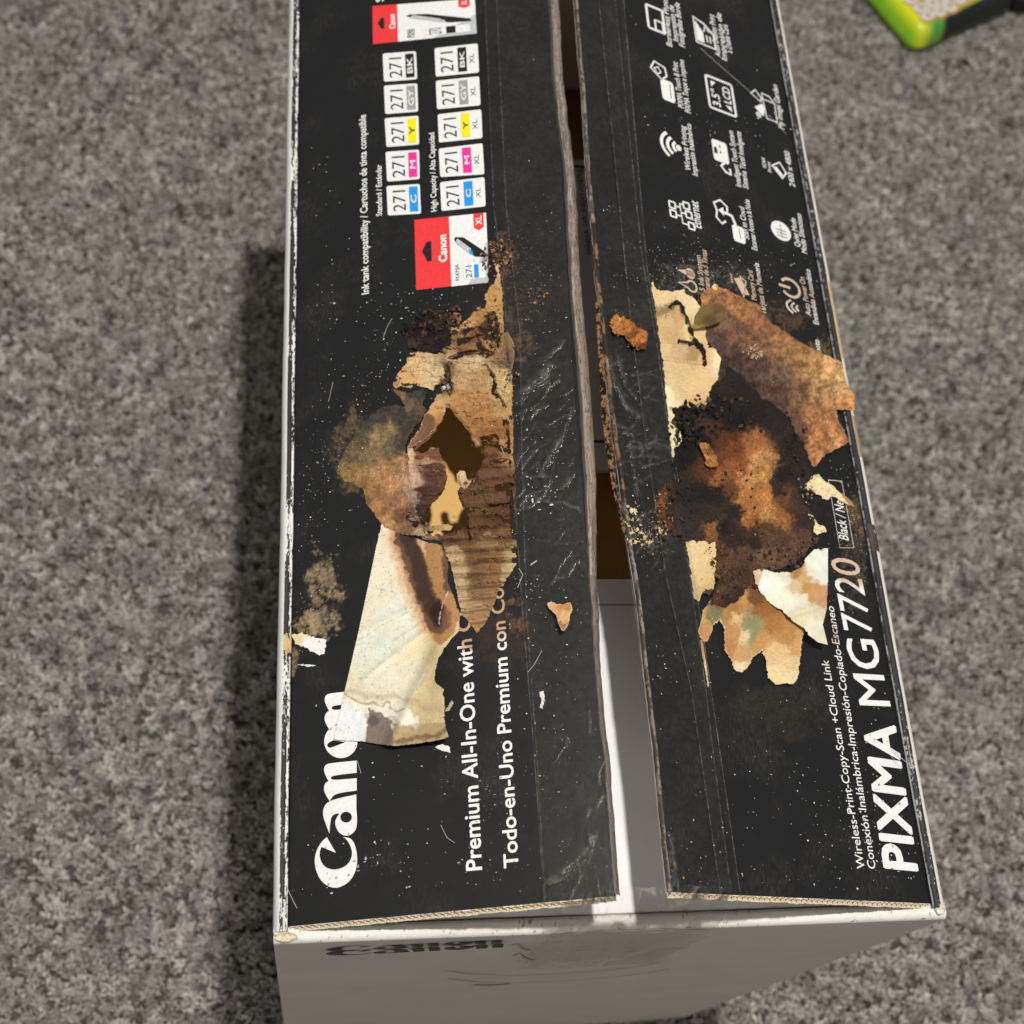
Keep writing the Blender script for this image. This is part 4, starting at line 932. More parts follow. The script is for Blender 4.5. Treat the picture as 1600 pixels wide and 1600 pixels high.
sTAB = [(600, 845, '#eadcc2'), (615, 870, '#ece1ca'), (600, 900, '#e9dfc6'), (595, 940, '#e8dec2'), (640, 900, '#e4cda6'), (640, 935, '#e6d8b8'), (620, 930, '#e6e2d0'), (575, 970, '#e8dfc4'), (610, 955, '#e0e5da'), (640, 965, '#dfe4d8'), (565, 1005, '#e0e3d4'), (600, 1010, '#dbe1d5'), (640, 990, '#e0e1ce'), (570, 1040, '#dedfcc'), (620, 1035, '#eadfbe'), (650, 1010, '#ead9ae'), (640, 1065, '#e8dec4'), (610, 1060, '#e4e0cc'), (655, 960, '#e6cf9e'), (680, 1020, '#d0bc88'), (545, 1060, '#e0d4b6'), (600, 1085, '#e6dcc2')]
def ov(C, X, Y, sdf, hx, soft=1.6, amp=4, sc=9, seed=0, k_=1.0):
    a = np.clip((sdf + fbm(X, Y, sc, seed, 5, .65) * amp) / soft * .5 + .5, 0, 1); a = (a * a * (3 - 2 * a) * k_)[..., None]
    return C * (1 - a) + lin(hx) * a
def cTAB(X, Y, sd):
    C = seedcol(X, Y, sTAB, 10, 1.3, 70, 16)
    st_ = [(632, 842), (642, 866), (652, 892), (660, 918), (672, 946), (684, 975)]; d0 = ldist(X, Y, st_)
    C = ov(C, X, Y, 32 - d0, '#dcb184', 7, 9, 14, 701, .55); C = ov(C, X, Y, 23 - d0, '#c08c60', 3.5, 9, 9, 702, .65); C = ov(C, X, Y, sdist(X, Y, [(664, 838), (704, 848), (702, 900), (712, 925), (722, 960), (718, 990), (694, 1012), (680, 1000), (672, 960), (664, 900)]), '#b3834f', 3, 6, 9, 703, .95)
    C = ov(C, X, Y, 16 - d0, '#70503a', 2.5, 6, 8, 704); C = ov(C, X, Y, 11.5 - ldist(X, Y, [(636, 842), (650, 868), (657, 900), (664, 930), (676, 950)]), '#443029', 3.5, 5, 8, 705, .95)
    C = ov(C, X, Y, sdist(X, Y, [(690, 850), (703, 852), (702, 900), (704, 925), (694, 930), (692, 890)]), '#5c4030', 2, 5, 6, 706, .85)
    C = ov(C, X, Y, 13 - np.hypot((X - 685) * 1.0, (Y - 960) * .62), '#38221d', 3, 5, 7, 707); C = ov(C, X, Y, 8 - np.hypot((X - 698) * 1.0, (Y - 968) * .45), '#7c543c', 3, 4, 7, 708, .8)
    C = ov(C, X, Y, 3.5 - ldist(X, Y, [(716, 975), (712, 992), (698, 1004), (690, 1014)]), '#dcc8a2', 1.5, 3, 5, 709, .9)
    dd = ((X - 688) * 145 - (Y - 1005) * (-72)) / math.hypot(145, 72)
    C = ov(C, X, Y, np.minimum(dd - 1, Y - 1010), '#cbb688', 2.5, 2.5, 12, 710, .9)
    wv = (Y - 1078) - (X - 540) * .22 + fbm(X, Y, 38, 721, 2) * 16 + fbm(X, Y, 10, 722, 2) * 4
    C = ov(C, X, Y, 5 - np.abs(wv + 2) + 0 * X, '#b89e78', 4, 5, 10, 711, .45); C = ov(C, X, Y, np.minimum(np.minimum(wv - 14 - fbm(X, Y, 9, 712) * 4, 40 - wv), 655 - X), '#eee8d8', 2, 4, 8, 713, .85)
    C = ov(C, X, Y, 3.0 - np.abs(wv - 31), '#94795a', 2, 6, 9, 714, .4)
    C = ov(C, X, Y, sdist(X, Y, [(533, 1098), (560, 1110), (574, 1122), (571, 1140), (566, 1162), (515, 1160)]), '#e9ecee', .8, 4, 6, 715)
    C = ov(C, X, Y, sdist(X, Y, [(576, 1108), (596, 1114), (612, 1128), (618, 1166), (568, 1166), (573, 1140)]), '#85766c', 1.5, 5, 6, 716, .95); C = ov(C, X, Y, 8 - np.hypot(X - 584, Y - 1126), '#5f5a56', 2, 4, 5, 717, .8)
    C = ov(C, X, Y, sdist(X, Y, [(612, 1128), (650, 1138), (700, 1128), (703, 1160), (616, 1168)]), '#b39b70', 2.5, 6, 8, 718, .85); C = ov(C, X, Y, 4 - ldist(X, Y, [(620, 1160), (652, 1152), (680, 1150), (696, 1140)]), '#7c6242', 2.5, 5, 6, 719, .8)
    C = C * (1 + .07 * np.clip(fbm(X, Y, 5, 720, 4, .7) * 2, -1, 1))[..., None]
    # tide line of a dried spill
    ln = [(535, 1082), (548, 1090), (562, 1098), (575, 1100), (584, 1097), (590, 1102), (598, 1104), (603, 1096), (609, 1098), (610, 1106), (620, 1112), (630, 1108)]
    d = ldist(X, Y, ln) + fbm(X, Y, 8, 71) * 1.5; k_ = np.exp(-(d / 1.6) ** 2)[..., None] * .65; C = C * (1 - k_) + lin('#a98a5c') * k_
    for cr_ in ([(570, 915), (590, 920), (615, 925)], [(562, 1000), (600, 975), (640, 955)], [(600, 1010), (640, 985), (668, 965)]):
        d = ldist(X, Y, cr_) + fbm(X, Y, 6, 72) * 3; k_ = np.exp(-(d / .8) ** 2)[..., None] * .35; C = C * (1 - k_) + lin('#7a7266') * k_
    d = ldist(X, Y, [(700, 925), (693, 940), (688, 958), (686, 974)]) + fbm(X, Y, 3, 73) * 1.5; k_ = (np.exp(-(d / .9) ** 2) * (fbm(X, Y, 2, 75) > -.2))[..., None] * .9; C = C * (1 - k_) + lin('#d8c4b4') * k_
    sp = (fbm(X, Y, 2.2, 74, 2) > .56) & (fbm(X, Y, 40, 76) > -.1); C[sp] *= .6
    return C
layer('peeled_paper', 'L', TAB, hTAB, cTAB, M_PAPER, .9, .0, 9, [], 17, smooth=True, maskfn=lambda X, Y: (sdist(X, Y, TAB) + np.where((X > 650) | (Y < 850), fbm(X, Y, 7, 33, 4, .6) * 3.0, 0) > 0))
# ragged paper scrap under the tongue by the lettering
layer('torn_scrap', 'L', [(455, 992), (470, 989), (488, 994), (510, 1000), (507, 1022), (498, 1024), (480, 1014), (462, 1006)], .0003, [(460, 998, '#e6cfa0'), (490, 1005, '#eceae6'), (505, 1015, '#eceae6')], M_PAPER, .8, 3, 5, [], 18)
layer('torn_scrap', 'L', [(464, 1038), (480, 1038), (496, 1040), (480, 1042)], .0003, [(475, 1040, '#e8e6e2')], M_PAPER, .7, 1.5, 4, [], 19)
layer('torn_scrap', 'L', [(678, 1168), (690, 1162), (702, 1166), (704, 1176), (690, 1173)], .0003, [(690, 1170, '#e8e6e2')], M_PAPER, .7, 1.5, 4, [], 20)
layer('torn_scrap', 'L', [(842, 1082), (850, 1078), (852, 1094), (848, 1107), (842, 1106), (846, 1094)], .0005, [(848, 1094, '#eceae6')], M_PAPER, .6, 2, 4, [], 21)
layer('torn_scrap', 'L', [(694, 1112), (706, 1092), (709, 1098), (702, 1112)], .0003, [(700, 1104, '#b8ac98')], M_PAPER, .7, 1.5, 4, [], 22)

# --- right flap
EXP_R = [(1016, 438), (1022, 440), (1025, 453), (1050, 455), (1068, 452), (1072, 460), (1085, 466), (1093, 475), (1096, 490), (1104, 508), (1104, 530), (1108, 543), (1118, 545), (1128, 562), (1124, 575), (1124, 594), (1112, 604), (1110, 626), (1092, 640), (1075, 640), (1060, 640), (1064, 680), (1068, 690), (1060, 715), (1049, 715), (1046, 680), (1041, 627), (1035, 562), (1026, 500)]
def hER(X, Y, sd, hd):
    h = .0004 + fbm(X, Y, 25, 82) * .0003 + np.where(ldist(X, Y, [(1035, 560), (1100, 568)]) < 2.5, .0006, 0) + np.where(ldist(X, Y, [(1032, 534), (1062, 535)]) < 2, .0005, 0)
    h = h + .0010 * np.exp(-(ldist(X, Y, CRACK_R[0]) / 12) ** 2) * (X < 1080)
    return carve(X, Y, h, CRACK_R, 2.9, .0030, 83)
layer('exposed_board', 'R', EXP_R, hER, [(1020, 445, '#e6c48c'), (1035, 470, '#e2c594'), (1070, 465, '#e8cf9f'), (1085, 485, '#e9d2a4'), (1045, 500, '#d6b684'), (1060, 490, '#c8a274'), (1050, 520, '#cdaa78'), (1085, 515, '#e2c690'), (1035, 540, '#dcbf8e'), (1080, 550, '#b49468'), (1060, 545, '#cdb084'), (1105, 560, '#dfb888'), (1118, 560, '#ecd9ae'), (1060, 575, '#d8bc8a'), (1090, 600, '#e2c28c'), (1060, 610, '#dcc08e'), (1045, 620, '#f0deb4'), (1090, 625, '#dfb888'), (1055, 660, '#ecd8aa'), (1052, 700, '#ecdcb0'), (1040, 485, '#96805a')], M_CARD, .8, 3, 6, [], 84, colgrain=.12, maskfn=crackmask(CRACK_R, 1.5, 89))
SHEET_R = [(1094, 458), (1116, 446), (1139, 453), (1165, 466), (1188, 478), (1201, 500), (1222, 515), (1240, 527), (1272, 545), (1301, 558), (1314, 562), (1324, 601), (1335, 616), (1337, 642), (1322, 640), (1308, 641), (1309, 655), (1318, 672), (1328, 689), (1308, 702), (1288, 712), (1280, 724), (1272, 731), (1255, 712), (1200, 690), (1120, 660), (1110, 625), (1122, 600), (1124, 575), (1128, 560), (1116, 545), (1104, 530), (1102, 505), (1096, 480)]
def hSR(X, Y, sd, hd):
    lift = np.clip((X + (Y - 600) * .2 - 1230) / 90, 0, 1)
    return .0007 + .0018 * lift ** 1.5 + .0012 * np.clip(fbm(X, Y, 34, 91) + .2, 0, 1) + fbm(X, Y, 7, 92, 4, .65) * .00045 + .0007 * np.exp(-(ldist(X, Y, [(1290, 640), (1262, 660), (1270, 700)]) / 5) ** 2)
layer('scorched_paper', 'R', SHEET_R, hSR, lambda X, Y, sd: seedcol(X, Y, [(1120, 465, '#b4835a'), (1150, 480, '#b07e54'), (1105, 480, '#b88a5c'), (1180, 495, '#a57652'), (1160, 520, '#86644e'), (1130, 500, '#8a6a54'), (1140, 560, '#5a463e'), (1120, 540, '#66524a'), (1190, 535, '#8e6a50'), (1215, 530, '#a87c54'), (1240, 550, '#b08658'), (1180, 570, '#66504a'), (1220, 580, '#7c6250'), (1265, 570, '#b08a5c'), (1295, 580, '#c9a06c'), (1318, 600, '#cba674'), (1325, 628, '#c2905a'), (1285, 610, '#a88660'), (1250, 610, '#86684e'), (1210, 620, '#644c40'), (1165, 610, '#4a3a34'), (1290, 635, '#ae8258'), (1265, 650, '#a47650'), (1300, 665, '#b07c54'), (1310, 690, '#b8875c'), (1280, 690, '#ad7a50'), (1270, 715, '#b07e56'), (1245, 660, '#6a4c3a'), (1140, 600, '#3c3230'), (1130, 580, '#4c403c'), (1240, 690, '#4a362c')], 8, 2.4, 90) * (.76 + .24 * np.clip((X + (Y - 600) * .3 - 1240) / 50, 0, 1))[..., None] * np.array([1.08, 1.0, .94]), M_PAPER, .9, 3, 8, [], 90, colgrain=.42, gsc=5)
CHAR_R = [(1112, 610), (1124, 592), (1132, 572), (1150, 578), (1175, 600), (1200, 622), (1230, 648), (1252, 676), (1262, 705), (1272, 733), (1266, 752), (1256, 767), (1264, 790), (1272, 815), (1280, 845), (1269, 857), (1250, 874), (1240, 884), (1215, 890), (1178, 893), (1172, 910), (1165, 930), (1150, 944), (1130, 950), (1112, 944), (1116, 915), (1120, 890), (1114, 850), (1090, 845), (1064, 842), (1042, 828), (1028, 806), (1024, 775), (1034, 762), (1052, 748), (1050, 718), (1054, 700), (1068, 684), (1062, 666), (1050, 650), (1048, 636), (1080, 636), (1093, 622), (1108, 624)]
def hCR(X, Y, sd, hd):
    dome = np.clip(sd / 45, 0, 1) ** .6
    orange = np.exp(-(((X - 1180) / 55) ** 2 + ((Y - 745) / 70) ** 2))
    return .0003 + .0034 * dome * (1 - .4 * orange) + fbm(X, Y, 26, 95, 5, .6) * .0018 * (1 - .6 * orange) + np.abs(fbm(X, Y, 9, 96, 4, .7)) * .0011 * (1 - .75 * orange) + .0014 * np.exp(-(ldist(X, Y, [(1200, 640), (1240, 680), (1262, 730)]) / 12) ** 2)
sCR = [(1120, 640, '#151211'), (1085, 650, '#1a1614'), (1150, 620, '#2a2420'), (1150, 660, '#14110f'), (1180, 650, '#1e1815'), (1100, 680, '#14110f'), (1070, 710, '#12100f'), (1210, 660, '#2c2420'), (1235, 700, '#241c1a'), (1220, 740, '#1c1512'), (1250, 740, '#33282a'), (1240, 715, '#2c2224'), (1105, 672, '#5c3a22'),
       (1135, 690, '#6a3a1c'), (1150, 700, '#8a4c20'), (1180, 695, '#c07c46'), (1190, 715, '#d89c60'), (1195, 740, '#d49654'), (1150, 730, '#9c5c2c'), (1125, 745, '#a2663a'), (1110, 735, '#6a3c20'), (1170, 745, '#d09458'), (1190, 770, '#cc8a48'), (1165, 780, '#c88444'), (1200, 800, '#d49a58'), (1220, 808, '#b57a40'), (1175, 810, '#b37438'), (1140, 765, '#6e4428'), (1150, 800, '#2a201c'), (1125, 775, '#221b18'), (1215, 760, '#3a2820'), (1225, 775, '#7a5030'), (1240, 800, '#5a3a26'),
       (1100, 770, '#1c1816'), (1090, 800, '#332a27'), (1065, 775, '#2a2320'), (1060, 805, '#3c322e'), (1033, 785, '#8a5a36'), (1038, 810, '#6e472e'), (1048, 790, '#3a2a22'), (1085, 828, '#3c322e'), (1115, 825, '#a8703e'), (1110, 808, '#3a2a22'), (1130, 825, '#1e1a18'), (1150, 840, '#3a2a24'),
       (1255, 775, '#4a3832'), (1255, 810, '#42302a'), (1200, 825, '#6a4830'), (1220, 845, '#644a3a'), (1260, 845, '#72543f'), (1180, 845, '#3a2820'), (1195, 870, '#7a5a46'), (1160, 870, '#6a4c3a'), (1130, 870, '#6e4a34'), (1240, 870, '#6f5140'), (1150, 900, '#5a3c2c'), (1130, 920, '#64442e'), (1145, 935, '#3c2a22')]
layer('charred_patch', 'R', CHAR_R, hCR, lambda X, Y, sd: (lambda C, k_: C * (1 - k_) + np.array([.010, .0095, .0095]) * k_)(seedcol(X, Y, sCR, 8, 2.6, 97, 18), (np.clip(1.2 - sd / 9, 0, 1) * np.clip(fbm(X, Y, 12, 197) * 2 + .75, 0, 1) * (Y < 840) * (X > 1050))[..., None]), M_CHAR, .8, 9, 10, [], 98, colgrain=.22, gsc=4)
# second charred lip curling towards the gap
layer('charred_patch', 'R', [(1068, 642), (1080, 636), (1096, 626), (1108, 628), (1100, 640), (1084, 650), (1092, 670), (1080, 684), (1070, 670), (1056, 660)], lambda X, Y, sd, hd: .0030 + fbm(X, Y, 7, 99, 4, .7) * .0022, [(1085, 645, '#161211'), (1075, 660, '#1c1714'), (1096, 634, '#d0b488'), (1085, 678, '#4a3826')], M_CHAR, .8, 4, 5, [], 101, colgrain=.4)
LOW_R = [(1112, 934), (1100, 950), (1094, 970), (1091, 986), (1098, 1005), (1107, 1001), (1114, 980), (1124, 968), (1131, 984), (1132, 1016), (1144, 1036), (1150, 1050), (1160, 1050), (1168, 1044), (1178, 1026), (1190, 1018), (1196, 1034), (1200, 1060), (1212, 1070), (1240, 1069), (1248, 1056), (1250, 1032), (1253, 1002), (1258, 980), (1240, 940), (1210, 905), (1180, 890), (1160, 880), (1130, 900)]
sLR = [(1120, 940, '#8a6038'), (1105, 965, '#c89c68'), (1112, 962, '#7a7c56'), (1120, 955, '#7e7e56'), (1100, 990, '#c8905e'), (1135, 960, '#b98a54'), (1150, 950, '#b08048'), (1165, 940, '#c0925a'), (1180, 935, '#7a5434'), (1195, 950, '#9c6a38'), (1170, 975, '#949268'), (1178, 992, '#969468'), (1165, 990, '#ddc494'), (1145, 985, '#bf925e'), (1140, 1010, '#c08a5a'), (1160, 1025, '#cda070'), (1155, 1045, '#e2cfae'), (1190, 1000, '#c8965c'), (1210, 975, '#b07c46'), (1225, 990, '#bd8c56'), (1215, 1020, '#ddba88'), (1235, 1035, '#dfc292'), (1215, 1055, '#e6cc9c'), (1240, 1060, '#e6d0a4'), (1245, 1010, '#d0a06a'), (1185, 900, '#5c4030'), (1150, 965, '#d9b682')]
layer('exposed_board', 'R', LOW_R, lambda X, Y, sd, hd: .0005 + np.clip(fbm(X, Y, 22, 110), -.2, 1) * .0010 + .0022 * np.clip((X - 1190) / 60, 0, 1) * np.clip((Y - 950) / 60, 0, 1), sLR, M_CARD, .8, 3, 6, [], 111, edgecol='#e2c490', edgew=3, colgrain=.12)
WHITE_R = [(1176, 892), (1188, 886), (1210, 894), (1236, 893), (1252, 886), (1258, 872), (1272, 858), (1294, 856), (1294, 900), (1292, 952), (1286, 976), (1290, 992), (1294, 1008), (1278, 1004), (1262, 992), (1256, 982), (1240, 972), (1222, 955), (1205, 945), (1190, 930), (1180, 915)]
def hWR(X, Y, sd, hd):
    t = np.clip((Y - 900) / 105, 0, 1); return .0016 + .0050 * t ** 1.6 * np.clip((X - 1200) / 70, 0, 1) + fbm(X, Y, 26, 115, 3) * .0011 + .0016 * np.exp(-(ldist(X, Y, [(1235, 962), (1268, 950), (1290, 940)]) / 7) ** 2)
sWR = [(1195, 910, '#f0ede2'), (1215, 915, '#ecebdc'), (1210, 935, '#e8e4d0'), (1235, 940, '#e8e4d0'), (1225, 900, '#e6ddc8'), (1245, 915, '#d9c298'), (1262, 920, '#c4935c'), (1275, 930, '#cf9c64'), (1285, 935, '#d0a070'), (1255, 905, '#d0a874'), (1245, 895, '#b88a58'), (1280, 880, '#e8eade'), (1285, 900, '#e6e8dc'), (1270, 870, '#e8e8da'), (1265, 895, '#e4dfcc'), (1255, 945, '#e6e0c8'), (1275, 955, '#ddd2b4'), (1250, 965, '#dfd4b2'), (1275, 980, '#e8e2cc'), (1285, 1000, '#e2dac0'), (1180, 905, '#d8b890')]
layer('peeled_paper', 'R', WHITE_R, hWR, sWR, M_PAPER, .8, 0, 6, [], 116, smooth=True, maskfn=lambda X, Y: sdist(X, Y, WHITE_R) + np.where(X < 1262, fbm(X, Y, 6, 34, 4, .6) * 4.0, 0) > 0)
layer('exposed_board', 'R', [(1070, 842), (1094, 844), (1118, 846), (1120, 880), (1116, 920), (1106, 930), (1098, 924), (1094, 940), (1084, 936), (1080, 905), (1076, 872)], .0006, [(1080, 860, '#e0c898'), (1100, 870, '#e0c592'), (1105, 900, '#dcc08c'), (1090, 930, '#c9ae80'), (1112, 915, '#d0b078')], M_CARD, .8, 2.5, 5, [], 117, colgrain=.12)
layer('torn_scrap', 'R', [(1094, 1000), (1098, 998), (1101, 1020), (1105, 1045), (1108, 1072), (1106, 1076), (1102, 1050), (1097, 1024)], .0004, [(1098, 1005, '#c89a6a'), (1104, 1050, '#e2c898')], M_PAPER, .6, 1.0, 4, [], 118)
CREAM = [(1085, 850, '#ecd2a0')]
for sd_, pl in ((120, [(1268, 742), (1278, 740), (1288, 752), (1300, 757), (1312, 769), (1326, 788), (1314, 784), (1304, 777), (1298, 776), (1291, 783), (1280, 774), (1270, 768), (1257, 764)]),
                (121, [(1263, 802), (1271, 806), (1278, 820), (1289, 823), (1292, 831), (1283, 834), (1273, 838), (1262, 836), (1250, 826), (1249, 815), (1255, 810)]),
                (122, [(1112, 448), (1116, 443), (1122, 444), (1122, 453), (1114, 454)])):
    layer('exposed_board', 'R', pl, .0009, [(1270, 750, '#ecd9ac'), (1300, 770, '#eed8ac'), (1265, 820, '#e8d4a6'), (1285, 828, '#e8d4a6'), (1117, 449, '#e8c890')], M_PAPER, .7, 2.5, 5, [], sd_, colgrain=.08)
layer('torn_scrap', 'R', [(1300, 766), (1316, 770), (1330, 782), (1336, 792), (1324, 790), (1310, 778)], .0005, [(1316, 778, '#b58a58'), (1326, 788, '#a88a60')], M_PAPER, .8, 3, 5, [], 125, colgrain=.3)
# mottled cream shreds near the gap
for i, (cx, cy, rx, ry) in enumerate(((992, 800, 14, 16), (1002, 838, 22, 18), (1026, 828, 16, 15), (985, 822, 10, 12))):
    layer('torn_scrap', 'R', [(cx + rx * math.cos(a), cy + ry * math.sin(a)) for a in np.linspace(0, 6.283, 14)[:-1]], .0004, [(cx, cy, '#e6d2a2'), (cx + 8, cy + 5, '#d8c090')], M_PAPER, .7, 6, 5, [], 130 + i, maskfn=lambda X, Y: fbm(X, Y, 7, 150, 4, .75) > .06)
# chewed brown rim along the gap of right flap
RIM = [(932, 470), (940, 560), (948, 640), (954, 700), (962, 760), (974, 810), (985, 860)]
layer('scorched_edge', 'R', [(929, 470), (935, 560), (939, 640), (946, 700), (956, 760), (968, 810), (978, 850), (983, 860), (976, 810), (964, 756), (958, 700), (951, 640), (943, 560), (936, 470)], lambda X, Y, sd, hd: -.0006 + fbm(X, Y, 6, 141) * .0010, lambda X, Y, sd: np.where((fbm(X, Y, 5, 142, 5, .75) > .06)[..., None], lin('#9a744e'), lin('#1c130e')), M_CARD, .6, 2.0, 5, [], 140)

# --- rolled, taped slot edge of left flap
def slot_roll():
    vs = np.arange(.0062, BY1 - .002, .0006); prof = [(0, .0004), (.0010, .0006), (.0020, .0005), (.0030, 0.0), (.0039, -.0008), (.0045, -.0018), (.0047, -.0030)]
    P = []
    for i in range(len(prof) - 1):
        for t in (0, .34, .67): P.append(tuple(np.array(prof[i]) * (1 - t) + np.array(prof[i + 1]) * t))
    P = np.array(P + [prof[-1]])
    Vv, J = np.meshgrid(vs, np.arange(len(P)), indexing='ij')
    e0 = np.interp(Vv, [0, .03, .10, .14, .2, .5], [.1240, .1245, .1245, .1255, .1278, .1296])
    wsc = np.interp(Vv, [0, .09, .13, .18, .5], [.36, .42, .6, 1, 1.0])
    e0 = e0 + edgewave(Vv, 'L')
    X = e0 + P[J, 0] * wsc + fbm(Vv * 1e3, J * 2., 14, 5) * .00025; Z = P[J, 1] + fbm(Vv * 1e3, J * 3., 5, 7) * .00022
    idx = np.arange(X.size).reshape(X.shape); F = np.stack([idx[:-1, :-1], idx[:-1, 1:], idx[1:, 1:], idx[1:, :-1]], -1).reshape(-1, 4)
    t = J / len(P)
    st_ = fbm(Vv * 300, J * 6., 5, 21, 4, .7)
    C = .82 * lin('#8b8078') * np.ones(X.shape + (3,)); C = np.where((st_ > .22)[..., None], lin('#a0968e'), C); C = np.where((st_ < -.25)[..., None], lin('#5e534a'), C)
    brown = np.clip(1 - np.abs(Vv - .2) / .09, 0, 1) * (fbm(Vv * 1e3, J * 4., 6, 29) > -.1); C = C * (1 - brown[..., None] * .6) + lin('#97795c') * brown[..., None] * .6
    front = (Vv < .13)[..., None]; C = np.where(front & (st_ > .0)[..., None], lin('#6b665f'), C)
    C = np.where(((t < .16) | (fbm(Vv * 1e3, J * 5., 3, 31) > .42))[..., None], lin('#4a4541'), C)
    new_mesh('worn_slot_edge', np.stack([X, Vv, Z], -1).reshape(-1, 3), F, M_WEAR, LF, C.reshape(-1, 3), True)
slot_roll()
# cut edge of right flap facing the camera
def slot_cut():
    vs = np.arange(.0062, BY1 - .002, .0006); P = np.array([(.0012, .0003), (0.0, .0002), (-.0005, -.0004), (-.0004, -.0012), (-.0001, -.0020), (.0006, -.0026)])
    Vv, J = np.meshgrid(vs, np.arange(len(P)), indexing='ij')
    e0 = np.interp(Vv, [0, .03, .12, .15, .2, .23, .27, .34, .5], [.1305, .1300, .1316, .1335, .1352, .1350, .1362, .1345, .1316]) + edgewave(Vv, 'R')
    nar = np.interp(Vv, [0, .13, .17, .32, .36, .5], [.45, .5, .75, .75, .6, .6]); X = -(e0 - P[J, 0] * nar); Z = P[J, 1] + fbm(Vv * 1e3, J * 3., 4, 17) * .0003
    idx = np.arange(X.size).reshape(X.shape); F = np.stack([idx[:-1, :-1], idx[1:, :-1], idx[1:, 1:], idx[:-1, 1:]], -1).reshape(-1, 4)
    nn_ = fbm(Vv * 1e3, J * 3., 4, 19); C = np.where((nn_ > .12)[..., None], lin('#8f8780'), lin('#4f4842'))
    br = ((Vv > .16) & (Vv < .30))[..., None]; C = np.where(br, np.where((nn_ > .12)[..., None], lin('#8a6848'), lin('#241a14')), C)
    new_mesh('worn_slot_edge', np.stack([X, Vv, Z], -1).reshape(-1, 3), F, M_WEAR, RF, C.reshape(-1, 3), False)
slot_cut()

# ------------------------------------------------------------------ packing tape
def tape(side, lefts, rights, y0, y1, dust=.05, wr=(), seed=0, hbase=.0007, step=1.2, ridges=()):
    """tape sheet between two photo lines (x at y)"""
    ys = np.arange(y0, y1, step); n = 110
    xl = np.interp(ys, [p[1] for p in lefts], [p[0] for p in lefts]); xr = np.interp(ys, [p[1] for p in rights], [p[0] for p in rights])
    T_, Yg = np.meshgrid(np.linspace(0, 1, n), ys); X = xl[:, None] * (1 - T_) + xr[:, None] * T_
    h = hbase + fbm(X, Yg, 60, seed, 3) * .00012 + fbm(X * .4, Yg, 22, seed + 4, 3) * .00010
    D = np.full(X.shape, dust) * (1 + .8 * fbm(X, Yg, 30, seed + 2))
    for (cx, cy, rx, ry, ang, amp, wl) in wr:
        f = np.clip(1 - ((X - cx) / rx) ** 2 - ((Yg - cy) / ry) ** 2, 0, 1) ** .6
        a = math.radians(ang); p_ = (X - cx) * math.cos(a) + (Yg - cy) * math.sin(a); q_ = -(X - cx) * math.sin(a) + (Yg - cy) * math.cos(a)
        r_ = np.clip(1 - np.abs(fbm(p_, q_ * .25, wl * 2.1, seed + int(cx), 2, .5)) * 5.0, 0, 1) ** 2; h = h + amp * .8 * f * r_
        D = D + .20 * f * r_ ** 3 * np.clip(fbm(X, Yg, 14, seed + 21) * 2 + .6, 0, 1)
    for ln, w_, A_ in ridges:
        P_ = np.array(ln, float); m_ = (X > P_[:, 0].min() - 25) & (X < P_[:, 0].max() + 25) & (Yg > P_[:, 1].min() - 25) & (Yg < P_[:, 1].max() + 25)
        d_ = ldist(X[m_] + fbm(X[m_], Yg[m_], 12, seed + 31) * 3, Yg[m_] + fbm(X[m_], Yg[m_], 12, seed + 32) * 3, ln); e_ = np.exp(-(d_ / w_) ** 2) * np.clip(1.1 + .8 * fbm(X[m_], Yg[m_], 18, seed + 33), .2, 1.6)
        h[m_] += A_ * e_; D[m_] += .10 * e_ * min(1, A_ / .0004)  # ridge crests also whitened in the colour, adding to their glints
    eg = np.minimum(T_ * (xr - xl)[:, None], 9e9); D = D + .35 * np.exp(-(eg / 1.1) ** 2) * (.55 + .7 * fbm(X, Yg, 16, seed + 11))
    if side == 'R': eg2 = (1 - T_) * (xr - xl)[:, None]; D = D + .45 * np.exp(-(eg2 / 1.1) ** 2) * (.55 + .7 * fbm(X, Yg, 16, seed + 12))
    Pl = on_flap(side, X, Yg, h); idx = np.arange(X.size).reshape(X.shape)
    F = np.stack([idx[1:, :-1], idx[1:, 1:], idx[:-1, 1:], idx[:-1, :-1]], -1).reshape(-1, 4)
    return new_mesh('packing_tape', Pl.reshape(-1, 3), F, M_TAPE, flap[side], np.repeat(np.clip(D, 0, .95).reshape(-1, 1), 3, 1), True)
_rr = random.Random(8)
def arcs(n, cx, cy, rx, ry, ang, spread, l0, l1, w0, w1, a0, a1):
    out = []
    for _ in range(n):
        x = _rr.uniform(cx - rx, cx + rx); y = _rr.uniform(cy - ry, cy + ry); a = math.radians(ang + _rr.uniform(-spread, spread)); L_ = _rr.uniform(l0, l1); b_ = _rr.uniform(-.5, .5)
        out.append(([(x + math.cos(a + b_ * t) * L_ * t, y - math.sin(a + b_ * t) * L_ * t) for t in (-.5, -.25, 0, .25, .5)], _rr.uniform(w0, w1), _rr.uniform(a0, a1)))
    return out
